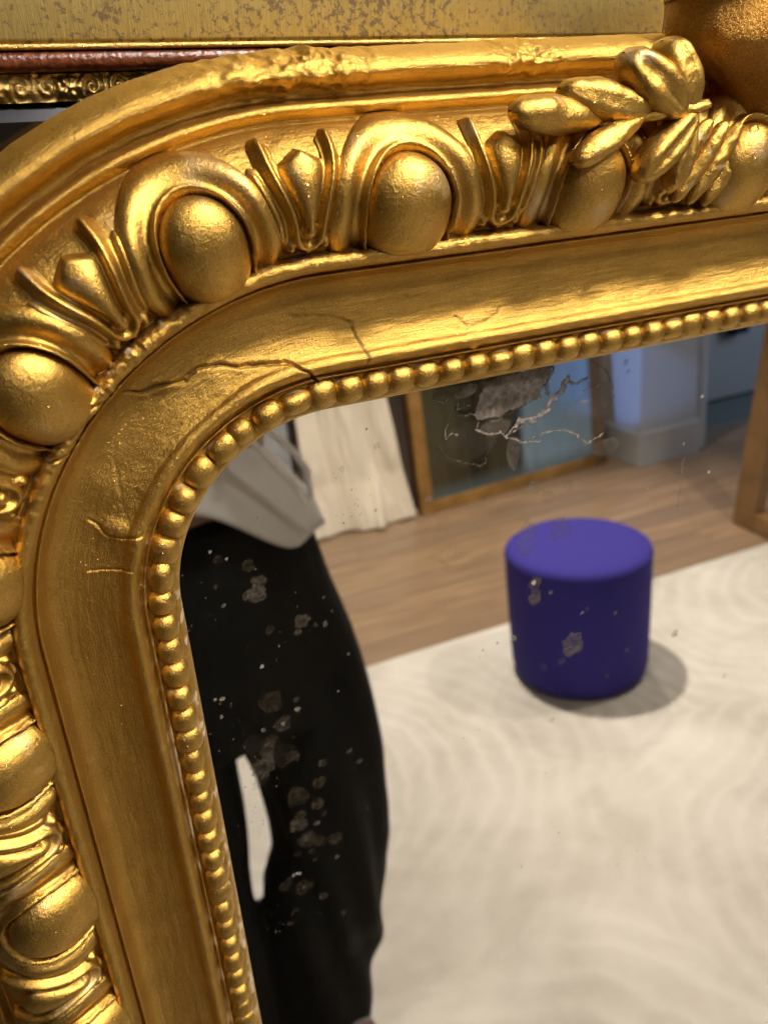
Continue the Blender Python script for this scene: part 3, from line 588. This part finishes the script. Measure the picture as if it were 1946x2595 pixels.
struct('pier', box_mesh('pier', 2.60, 2.945, -3.62, -3.06, 0, 2.75), white_m)
struct('far_wall', box_mesh('far_wall', 2.945, 6.2, -5.2, -5.0, 0, 2.75), wall_m)
struct('side_wall', box_mesh('side_wall', -3.3, -3.2, -5.2, .7, 0, 2.75), wall_m)
struct('side_wall', box_mesh('side_wall', 6.2, 6.3, -5.2, .7, 0, 2.75), wall_m)
struct('front_wall', box_mesh('front_wall', -3.2, 6.2, .62, .72, 0, 2.75), wall_m)
struct('ceiling', box_mesh('ceiling', -3.2, 6.2, -5.2, .7, 2.75, 2.85), ceil_m)
struct('skirting', box_mesh('skirting', -3.2, 2.598, -3.339, -3.322, .0, .14, .003), white_m)
struct('skirting', box_mesh('skirting', 2.585, 2.96, -3.059, -3.043, .0, .17, .003), white_m)
struct('skirting', box_mesh('skirting', 2.583, 2.598, -3.32, -3.045, .0, .17, .003), white_m)
struct('door_jamb', box_mesh('door_jamb', 2.965, 3.03, -3.30, -3.08, 0, 2.1, .004), white_m)
# inner door standing ajar beyond the opening
door = empty('white_door', 'plain white door standing ajar beyond the opening, a dark thing hanging on it', 'door', loc=(3.62, -3.72, 0))
link('door_leaf', box_mesh('door_leaf', -.26, .55, -.02, .02, .02, 2.02, .003), white_m, door, smooth=False)
link('door_handle', box_mesh('door_handle', -.2, -.07, .021, .06, .98, 1.0, .006), mat_simple('brushed_steel', (.5, .5, .5), .3, metal=1), door)
bag = link('cloth_bag', box_mesh('cloth_bag', 3.70, 3.84, -3.69, -3.62, .40, .95, .03), mat_simple('navy_cloth', (.012, .018, .06), .9), label='dark navy cloth bag hanging down the front of the white door', cat='bag')

# downlights
glow = bpy.data.materials.new('lamp_glow'); glow.use_nodes = True
gn = glow.node_tree; gn.nodes.remove(gn.nodes['Principled BSDF']); em = gn.nodes.new('ShaderNodeEmission'); em.inputs[0].default_value = (1, .84, .66, 1); em.inputs[1].default_value = 60
gn.links.new(em.outputs[0], gn.nodes['Material Output'].inputs[0])
ring_m = mat_simple('white_plastic', (.7, .7, .7), .4)
def disc_mesh(name, r, z, n=28):
    vs = [(0, 0, z)]+[(r*math.cos(2*PI*k/n), r*math.sin(2*PI*k/n), z) for k in range(n)]
    return pydata(name, vs, [(0, 1+(k+1) % n, 1+k) for k in range(n)])
t_ = np.linspace(0, 2*PI, 33)[:-1]
ringV = np.stack([np.stack([r*np.cos(t_), r*np.sin(t_), 0*t_+z], -1) for r, z in [(.062, 0), (.06, -.018), (.044, -.02), (.040, -.004)]], 0)
RM = grid_mesh('trim_ring', ringV, wrap=True); DM = disc_mesh('lamp_disc', .042, -.006); RM.materials.append(ring_m); DM.materials.append(glow)
DLAB = ['small round ceiling downlight above the purple pouf', 'small round ceiling spotlight aimed at the carved mirror, close to it', 'small round ceiling spotlight aimed at the carved mirror, farther out', 'small round ceiling downlight added over the left of the person to light the front', 'small round ceiling downlight over the right side of the rug', 'small round ceiling downlight added to light the rug close to the mirror glass', 'small round ceiling downlight added to light the wooden floor along the back wall']
_OLD = ['small round ceiling downlight above the purple pouf', 'small round ceiling downlight above the rug near the carved mirror', 'small round ceiling downlight above the photographer', 'small round ceiling downlight over the right side of the rug']
for (lx, *_r), lab in zip(SPOTS, DLAB):
    d = empty('ceiling_downlight', lab, 'ceiling light', loc=(lx[0], lx[1], 2.748), group='ceiling downlights')
    link('trim_ring', RM, None, d); link('lamp_disc', DM, None, d)

# ------------------------------------------------------------------ rug with carved arcs
rg, ns, ls, b = mat('cream_rug', (.6, .5, .4), .95)
tc = N(ns, 'ShaderNodeTexCoord'); co = tc.outputs['Object']
wv = N(ns, 'ShaderNodeVectorMath', operation='ADD'); nn = N(ns, 'ShaderNodeTexNoise'); nn.inputs['Scale'].default_value = 2.2; nn.inputs['Detail'].default_value = 3; ls.new(co, nn.inputs['Vector'])
sc = N(ns, 'ShaderNodeVectorMath', operation='SCALE'); ls.new(nn.outputs['Color'], sc.inputs[0]); sc.inputs['Scale'].default_value = .30
nn.inputs['Roughness'].default_value = .45; ls.new(co, wv.inputs[0]); ls.new(sc.outputs[0], wv.inputs[1])
def rings(cx, cy, freq):
    s_ = N(ns, 'ShaderNodeVectorMath', operation='SUBTRACT'); ls.new(wv.outputs[0], s_.inputs[0]); s_.inputs[1].default_value = (cx, cy, 0)
    ln = N(ns, 'ShaderNodeVectorMath', operation='LENGTH'); mm = N(ns, 'ShaderNodeVectorMath', operation='MULTIPLY'); ls.new(s_.outputs[0], mm.inputs[0]); mm.inputs[1].default_value = (1, 1, 0); ls.new(mm.outputs[0], ln.inputs[0])
    return ln.outputs['Value'], mth(ns, ls, 'SINE', mth(ns, ls, 'MULTIPLY', ln.outputs['Value'], freq))
CEN = [(.45, -1.36), (1.75, -.35), (2.35, -1.55), (1.1, -2.6), (-.6, -.5), (-.7, -1.7), (.4, -.1)]
dist = None; pat = None
for cx_, cy_ in CEN:
    d_, s_ = rings(cx_, cy_, 92)
    if dist is None: dist, pat = d_, s_
    else:
        lt = mth(ns, ls, 'LESS_THAN', d_, dist)
        mxn = N(ns, 'ShaderNodeMix', data_type='FLOAT'); ls.new(lt, mxn.inputs[0]); ls.new(pat, mxn.inputs[2]); ls.new(s_, mxn.inputs[3]); pat = mxn.outputs[0]
        dist = mth(ns, ls, 'MINIMUM', d_, dist)
blotch = noise(ns, ls, co, 3.1, 6, .62, .5); blot2 = noise(ns, ls, co, 12, 5, .7)
fade = ramp(ns, ls, noise(ns, ls, co, 1.7, 3), [(.38, (.15, .15, .15)), (.62, (1, 1, 1))])
p01 = mth(ns, ls, 'ADD', mth(ns, ls, 'MULTIPLY', pat, .5), .5)
p01 = mth(ns, ls, 'POWER', p01, 1.8)
pm = mth(ns, ls, 'MULTIPLY', p01, fade)
c = mixc(ns, ls, ramp(ns, ls, blotch, [(.32, (0, 0, 0)), (.68, (1, 1, 1))]), (.44, .40, .35), (.62, .59, .545))
c = mixc(ns, ls, mth(ns, ls, 'MULTIPLY', ramp(ns, ls, blot2, [(.35, (0, 0, 0)), (.75, (1, 1, 1))]), .4), c, (.66, .635, .595))
c = mixc(ns, ls, mth(ns, ls, 'MULTIPLY', pm, .26), c, (.76, .735, .69))
ls.new(c, b.inputs['Base Color'])
nb = bump(ns, ls, pm, .55, .005)
ls.new(bump(ns, ls, noise(ns, ls, co, 160, 4, .7), .6, .004, nb), b.inputs['Normal'])
n, m = 90, 60
gx_, gy_ = np.meshgrid(np.linspace(-2.2, 4.2, n), np.linspace(-2.045, .12, m), indexing='ij')
gz_ = .011+.0035*fbm(gx_*1.7, gy_*2.2, 3)
edge = (np.abs(gx_-1) > 3.19) | (gy_ < -2.044) | (gy_ > .119)
gz_ = np.where(edge, .0008, gz_)
gy_ = gy_+.006*fbm(gx_*2, gy_, 3)
rug = link('rug', grid_mesh('rug', np.stack([gx_, gy_, gz_], -1)), rg, label='big cream rug with carved arc pattern under the purple pouf', cat='rug')

# ------------------------------------------------------------------ pouf
pm_, ns, ls, b = mat('violet_felt', (.04, .025, .36), .9)
co = objco(ns, ls); nz = noise(ns, ls, co, 220, 3, .7)
ls.new(mixc(ns, ls, nz, (.015, .0095, .14), (.029, .019, .265)), b.inputs['Base Color'])
ls.new(bump(ns, ls, nz, .3, .001), b.inputs['Normal']); b.inputs['Sheen Weight'].default_value = .0; b.inputs['Sheen Roughness'].default_value = .5
def lathe(name, prof, n=72, f=None):
    t = np.linspace(0, 2*PI, n, endpoint=False); pr = np.array(prof)
    V = np.stack([np.stack([r*np.cos(t), r*np.sin(t), z+0*t], -1) for r, z in pr], 0)
    if f: V = f(V)
    return grid_mesh(name, V, wrap=True)
pouf = empty('pouf', 'round purple felt pouf standing on the cream rug', 'pouf', loc=(1.265, -1.675, .0135))
prof = [(0.0001, 0), (.150, 0), (.182, .005), (.195, .018), (.201, .045), (.204, .12), (.207, .22), (.209, .32), (.209, .372), (.2085, .385)]
def wob(V):
    a = np.arctan2(V[..., 1], V[..., 0]); k = 1+.004*np.sin(a*3+V[..., 2]*9)+.003*np.sin(a*7)
    V[..., 0] *= k; V[..., 1] *= k; return V
link('side', lathe('side', prof, f=wob), pm_, pouf)
link('seat', lathe('seat', [(.2095, .383), (.2110, .389), (.2100, .396), (.206, .405), (.195, .4125), (.16, .4165), (.1, .419), (.0001, .42)], f=wob), pm_, pouf)

# ------------------------------------------------------------------ framed mirror leaning on the back wall
ochre = mat_simple('ochre_gilt_wood', (.36, .20, .055), .45, 9, .35, .3, .003, .35)
brown = mat_simple('brown_oak_frame', (.17, .092, .035), .5, 7, .3, .3, .003)
fr = empty('leaning_mirror', 'ochre framed mirror leaning on the wall by the cream dust sheet, dark green and blue reflection painted on it', 'picture', loc=(1.965, -3.165, 0))
fr.rotation_euler = (-math.radians(5.5), 0, math.atan2(-3.215+3.12, 2.46-1.41)); fr.rotation_mode = 'XYZ'
fr.rotation_euler = (math.radians(5.0), 0, -.09)
hw = .545
link('stile', box_mesh('stile', -hw, -hw+.062, -.02, .02, .0, 1.5, .006), ochre, fr, smooth=False)
link('stile', box_mesh('stile', hw-.075, hw, -.021, .019, .0, 1.5, .006), brown, fr, smooth=False, label='darker brown stile on the doorway side')
link('rail', box_mesh('rail', -hw+.063, hw-.076, -.019, .017, .0, .055, .005), ochre, fr, smooth=False)
link('rail', box_mesh('rail', -hw+.063, hw-.076, -.019, .017, 1.44, 1.5, .005), ochre, fr, smooth=False)
pg, ns, ls, b = mat('painted_reflection', (.1, .1, .1), .18)  # mirror pane: its reflection is painted in as a dark green to blue ramp
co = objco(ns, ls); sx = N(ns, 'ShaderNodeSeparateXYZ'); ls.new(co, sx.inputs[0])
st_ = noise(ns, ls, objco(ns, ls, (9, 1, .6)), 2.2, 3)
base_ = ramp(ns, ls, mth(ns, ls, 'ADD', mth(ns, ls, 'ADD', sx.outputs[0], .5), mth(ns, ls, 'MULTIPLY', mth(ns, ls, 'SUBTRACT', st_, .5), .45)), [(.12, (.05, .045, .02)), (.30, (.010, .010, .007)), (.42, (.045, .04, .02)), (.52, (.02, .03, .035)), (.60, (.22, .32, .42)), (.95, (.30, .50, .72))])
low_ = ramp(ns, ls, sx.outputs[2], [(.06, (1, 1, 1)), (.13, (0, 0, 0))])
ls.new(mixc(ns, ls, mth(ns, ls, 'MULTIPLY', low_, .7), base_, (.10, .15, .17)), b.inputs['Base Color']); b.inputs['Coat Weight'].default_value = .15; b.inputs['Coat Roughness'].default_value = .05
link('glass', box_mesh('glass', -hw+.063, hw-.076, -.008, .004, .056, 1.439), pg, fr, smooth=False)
brd = mat_simple('dark_brown_board', (.085, .058, .045), .6, 4, .2)
bo = link('board', box_mesh('board', -.10, .14, -.012, .012, 0, 1.35, .004), brd, label='dark brown board leaning on the wall between dust sheet and ochre framed mirror', cat='board', smooth=False)
bo.location = (1.36, -3.225, 0.001); bo.rotation_euler = (math.radians(4.3), 0, -.06)

# dust sheet hung over stacked pictures
cl, ns, ls, b = mat('cream_dust_sheet', (.58, .50, .39), .92)
co = objco(ns, ls); nz = noise(ns, ls, co, 5, 5)
ls.new(mixc(ns, ls, nz, (.66, .59, .47), (.82, .76, .64)), b.inputs['Base Color']); ls.new(bump(ns, ls, noise(ns, ls, co, 14, 5, .6), .35, .01), b.inputs['Normal'])
n, m = 200, 120
U_, W_ = np.meshgrid(np.linspace(0, 1, n), np.linspace(0, 1, m), indexing='ij')
X = .91+U_*(.40+.09*(1-W_)**2)
low = (1-W_)
fold = .012*np.sin(U_*13+2.2*low+3*fbm(U_*4, W_*2, 3))*(.25+low)+.05*fbm(U_*6, W_*3, 4)
Y = -3.16+.0-.11*W_+.02*low+fold*.9+.10*np.exp(-(low/.9)**-2*.0)*np.maximum(0, low-.82)*1.6
Y = Y+.05*np.exp(-((U_-.62-.5*(1-low))/.06)**2)*sm(.7, 1, low)
Z = .006+1.18*W_+.018*np.maximum(0, low-.8)*np.sin(U_*23)+.0
ds = link('dust_sheet', grid_mesh('dust_sheet', np.stack([X, Y, Z], -1)), cl, label='cream dust sheet draped to the floor beside the ochre framed mirror', cat='dust sheet')
md = ds.modifiers.new('thickness', 'SOLIDIFY'); md.thickness = .003
st = link('stacked_canvas', box_mesh('stacked_canvas', .93, 1.27, -3.30, -3.262, 0, 1.17, .004), mat_simple('canvas_back', (.4, .34, .26), .9), label='pale canvas standing on the floor under the dust sheet', cat='canvas', smooth=False)
# pale bluish panel left of the sheet
pn = link('pale_panel', box_mesh('pale_panel', -.35, .89, -3.29, -3.26, .001, 1.3, .004), mat_simple('pale_blue_panel', (.42, .45, .50), .6), label='pale grey blue panel on the wall left of the dust sheet', cat='panel', smooth=False)

# brown frame leaning on the white screen, far right
scn = link('white_screen', box_mesh('white_screen', 2.80, 2.84, -2.30, -.2, 0.001, 2.1, .004), mat_simple('white_board', (.62, .60, .55), .8), label='tall off-white screen carrying the brown wooden frame', cat='screen', smooth=False)
f2 = empty('wooden_frame', 'brown wooden frame leaning on the off-white screen near the doorway', 'frame', loc=(2.46, -2.215, .0))
f2.rotation_euler = (0, math.radians(7.5), math.radians(3))
link('stile', box_mesh('stile', -.03, .03, -.055, .055, 0, 1.7, .006), brown, f2, smooth=False)
link('stile', box_mesh('stile', -.03, .03, 1.145, 1.255, 0, 1.7, .006), brown, f2, smooth=False)
link('rail', box_mesh('rail', -.032, .028, .056, 1.144, 0, .075, .006), brown, f2, smooth=False)
link('rail', box_mesh('rail', -.032, .028, .056, 1.144, 1.62, 1.7, .006), brown, f2, smooth=False)

# ------------------------------------------------------------------ the photographer
import bmesh
DG = None
def capsule_chain(bm, pts, seg=14):
    """rings swept along a polyline of (x, y, z, rx, ry); rx sideways, ry in depth"""
    rings_ = []
    k = len(pts)
    for i in range(k):
        p = Vector(pts[i][:3]); a = Vector(pts[max(i-1, 0)][:3]); c_ = Vector(pts[min(i+1, k-1)][:3]); d = (c_-a).normalized()
        up = Vector((0, 1, 0)) if abs(d.y) < .8 else Vector((0, 0, 1))
        e1 = d.cross(up).normalized(); e2 = e1.cross(d).normalized()
        rings_.append([bm.verts.new(p+e1*pts[i][3]*math.cos(t)+e2*pts[i][4]*math.sin(t)) for t in [2*PI*j/seg for j in range(seg)]])
    for r0, r1 in zip(rings_[:-1], rings_[1:]):
        for j in range(seg): bm.faces.new((r0[j], r0[(j+1) % seg], r1[(j+1) % seg], r1[j]))
    bm.faces.new(rings_[0][::-1]); bm.faces.new(rings_[-1])
def ellipsoid(bm, c_, r, rot=None):
    m_ = Matrix.Translation(c_) @ (rot or Matrix.Identity(4)) @ Matrix.Diagonal((*r, 1))
    bmesh.ops.create_uvsphere(bm, u_segments=24, v_segments=16, radius=1, matrix=m_)
def fused(name, bm, m_, parent, voxel=.008, smooth_it=6, **k):
    bmesh.ops.recalc_face_normals(bm, faces=bm.faces[:])
    me = bpy.data.meshes.new(name+'_raw'); bm.to_mesh(me); bm.free()
    o = bpy.data.objects.new(name+'_raw', me); COL.objects.link(o)
    r = o.modifiers.new('r', 'REMESH'); r.mode = 'VOXEL'; r.voxel_size = voxel
    s = o.modifiers.new('s', 'SMOOTH'); s.factor = .5; s.iterations = smooth_it
    dg = bpy.context.evaluated_depsgraph_get(); ev = o.evaluated_get(dg)
    me2 = bpy.data.meshes.new_from_object(ev); me2.name = name
    bpy.data.objects.remove(o); bpy.data.meshes.remove(me)
    me2.materials.clear()
    return link(name, me2, m_, parent, **k)
skin_m = mat_simple('skin', (.50, .30, .20), .55, 30, .08, .1, .001)
black_m, ns, ls, b = mat('black_cotton', (.006, .0065, .006), .85)
b.inputs['Specular IOR Level'].default_value = .25
ls.new(bump(ns, ls, noise(ns, ls, objco(ns, ls), 6, 4), .5, .02), b.inputs['Normal'])
grey_m = mat_simple('grey_jersey', (.74, .72, .71), .9, 6, .12, .4, .012)
white_c = mat_simple('white_cord', (.88, .86, .86), .7)
hair_m = mat_simple('dark_hair', (.03, .018, .012), .5, 80, .4, .6, .003)
PX, PY = .085, -.88
person = empty('person', 'person in loose grey top and wide black trousers reflected in the glass', 'person', loc=(PX, PY, 0))
bm = bmesh.new()
capsule_chain(bm, [(0, -.02, .90, .14, .10), (0, -.02, 1.0, .13, .095), (0, -.01, 1.12, .115, .085), (0, -.01, 1.25, .135, .10), (0, -.02, 1.36, .15, .095), (0, -.02, 1.42, .10, .07)])
capsule_chain(bm, [(0, -.02, 1.40, .05, .055), (0, 0, 1.50, .048, .052)])
ellipsoid(bm, (0, .015, 1.60), (.075, .095, .115)); ellipsoid(bm, (0, .105, 1.585), (.013, .022, .022)); ellipsoid(bm, (0, .09, 1.54), (.026, .014, .009)); ellipsoid(bm, (0, .075, 1.505), (.03, .03, .02))
for s_ in (-1, 1):
    ellipsoid(bm, (s_*.077, .005, 1.59), (.012, .02, .032)); ellipsoid(bm, (s_*.03, .098, 1.605), (.013, .008, .009))
    capsule_chain(bm, [(s_*.08, -.01, .94, .08, .085), (s_*.09, 0, .75, .068, .072), (s_*.095, 0, .5, .05, .055), (s_*.10, -.01, .3, .048, .052), (s_*.10, -.01, .09, .034, .038)])
    ellipsoid(bm, (s_*.10, .05, .045), (.045, .12, .04))
SH = {-1: [(-.16, -.02, 1.385), (-.24, .15, 1.22), (-.21, .56, 1.385)], 1: [(.15, -.02, 1.385), (.01, .17, 1.30), (-.105, .585, 1.40)]}
for s_ in (-1, 1):
    a, e_, h_ = SH[s_]
    lerp = lambda p, q, t: tuple(p[i]*(1-t)+q[i]*t for i in range(3))
    capsule_chain(bm, [(*a, .045, .045), (*lerp(a, e_, .5), .042, .042), (*e_, .036, .036), (*lerp(e_, h_, .4), .034, .034), (*lerp(e_, h_, .85), .025, .025)])
    ellipsoid(bm, lerp(e_, h_, .97), (.036, .035, .030))
    hx, hy, hz = h_
    for q in range(4):   # fingers curl round the edge of the phone
        o_ = .018*q
        L_ = (.055, .062, .058, .045)[q]
        zz = hz-.005+o_-.02
        capsule_chain(bm, [(hx, hy, zz, .009, .009), (hx+s_*.012*0+(.02 if s_ < 0 else -.02), hy+L_*.55, zz+.004, .0085, .0085), (hx+(.045 if s_ < 0 else -.045), hy+L_*.62, zz+.006, .008, .008)], 8)
    capsule_chain(bm, [(hx, hy-.01, hz+.02, .012, .012), (hx+(.03 if s_ < 0 else -.03), hy+.012, hz+.045, .011, .011), (hx+(.05 if s_ < 0 else -.05), hy+.02, hz+.05, .009, .009)], 8)
fused('body', bm, skin_m, person, .006, 4)
bm = bmesh.new(); ellipsoid(bm, (0, -.015, 1.635), (.088, .105, .10)); ellipsoid(bm, (0, -.08, 1.53), (.075, .05, .11))
fused('hair', bm, hair_m, person, .01, 4)
# wide black trousers: the outline bulges at the knee
bm = bmesh.new()
capsule_chain(bm, [(0, -.005, 1.07, .150, .115), (0, -.005, 1.0, .170, .125), (0, -.005, .93, .182, .13), (0, -.005, .84, .203, .13), (0, -.005, .74, .214, .12)], 28)
ZS = (.90, .80, .735, .695, .62, .52, .455, .39, .34, .264, .16, .07, .02)
OUT = (.186, .207, .219, .224, .230, .231, .228, .221, .212, .198, .176, .158, .150)
INR = (-.02, -.02, -.010, .004, .019, .028, .030, .017, -.006, -.008, -.004, .0, .0)
INL = (.02, .02, .014, .0, .004, .007, .009, .008, .006, .006, .004, .0, .0)
capsule_chain(bm, [((a_+b_)/2, .0, z_, (b_-a_)/2, .095-.02*(z_ < .3)) for z_, a_, b_ in zip(ZS, INR, OUT)], 28)
capsule_chain(bm, [(-(a_+b_)/2, .0, z_, (b_-a_)/2, .095-.02*(z_ < .3)) for z_, a_, b_ in zip(ZS, INL, OUT)], 28)
tr_ = fused('trousers', bm, black_m, person, .0055, 2)
nrm_ = [v.normal.copy() for v in tr_.data.vertices]
for v in tr_.data.vertices:      # soft folds falling from the hip and bunching at the hem
    c_ = v.co; k_ = min(1, max(0, (1.0-c_.z)*2))
    f_ = .006*math.sin(c_.x*90+c_.z*14+2*mnoise.noise(c_*5))*k_+.012*mnoise.noise(Vector((c_.x*9, c_.y*9, c_.z*3)))
    v.co = c_+nrm_[v.index]*f_
# loose grey top, hem cut on a slant
n, m = 90, 40
A_, T_ = np.meshgrid(np.linspace(0, 2*PI, n, endpoint=False), np.linspace(0, 1, m), indexing='ij')
hx_ = np.interp(T_, [0, .1, .23, .32, .5, .75, .92, 1], [.178, .166, .136, .106, .105, .160, .150, .075]); hy_ = np.interp(T_, [0, .12, .3, .5, .75, .92, 1], [.150, .140, .120, .115, .115, .10, .065])
hx_ = hx_*(1+.0*A_); fo = 1+.035*np.sin(A_*7+T_*3)*(1-T_)+.05*fbm(A_*1.3, T_*4, 3)
X = hx_*np.cos(A_)*fo-.055*sm(.04, .42, T_)*(1-sm(.6, .85, T_)); Y = hy_*np.sin(A_)*fo-.01
hem = 1.09-.49*np.clip(X, -.2, .2)+.012*np.sin(A_*5)
Z = hem+(1.44-hem)*T_
top = link('top', grid_mesh('top', np.stack([X, Y, Z], -1).transpose(1, 0, 2), wrap=True), grey_m, person)
md = top.modifiers.new('t', 'SOLIDIFY'); md.thickness = .004
bm = bmesh.new()
for s_ in (-1, 1):
    a, e_, h_ = SH[s_]; lerp = lambda p, q, t: tuple(p[i]*(1-t)+q[i]*t for i in range(3))
    capsule_chain(bm, [(*lerp(a, e_, -.1), .062, .062), (*lerp(a, e_, .4), .062, .066), (*e_, .055, .062), (*lerp(e_, h_, .3), .050, .056), (*lerp(e_, h_, .62), .042, .044)], 20)
fused('sleeves', bm, grey_m, person, .008, 3)
def cord(name, pts, r, m_, parent):
    bm = bmesh.new(); capsule_chain(bm, [(*p, r, r) for p in pts], 10)
    me = bpy.data.meshes.new(name); bm.to_mesh(me); bm.free(); return link(name, me, m_, parent)
cord('cord', [(.02, .14, 1.245), (.065, .14, 1.189), (.094, .135, 1.145), (.115, .125, 1.115), (.134, .10, 1.080)], .0042, white_c, person)
cord('cord', [(.045, .14, 1.245), (.088, .14, 1.198), (.118, .135, 1.162), (.136, .12, 1.128), (.142, .10, 1.085)], .0046, white_c, person)
shoe_m, ns, ls, b = mat('patterned_shoe', (.4, .4, .4), .6)
vo = N(ns, 'ShaderNodeTexVoronoi'); vo.inputs['Scale'].default_value = 22; ls.new(objco(ns, ls), vo.inputs['Vector'])
sp_ = N(ns, 'ShaderNodeSeparateColor'); ls.new(vo.outputs['Color'], sp_.inputs[0])
ls.new(ramp(ns, ls, sp_.outputs[0], [(.0, (.42, .44, .46)), (.45, (.25, .36, .40)), (.62, (.45, .08, .10)), (.8, (.5, .5, .48))]), b.inputs['Base Color'])
for s_ in (-1, 1):
    bm = bmesh.new(); ellipsoid(bm, (s_*.10, .09, .055), (.052, .13, .045)); ellipsoid(bm, (s_*.10, -.02, .09), (.048, .07, .06))
    capsule_chain(bm, [(s_*.10, -.06, .022, .05, .014), (s_*.10, .06, .022, .054, .014), (s_*.10, .17, .022, .045, .014)], 12)
    fused('shoe', bm, shoe_m, person, .006, 4)
ph = empty('phone', 'dark phone held up by the person in front of the carved mirror', 'phone', loc=(-.1, -.232, 1.44))
ph.rotation_euler = (math.radians(-28), 0, math.radians(22))
link('phone_case', box_mesh('phone_case', -.036, .036, -.009, 0, -.10, .045, .003), mat_simple('black_case', (.02, .02, .022), .5), ph)
print('objects', len(bpy.data.objects))
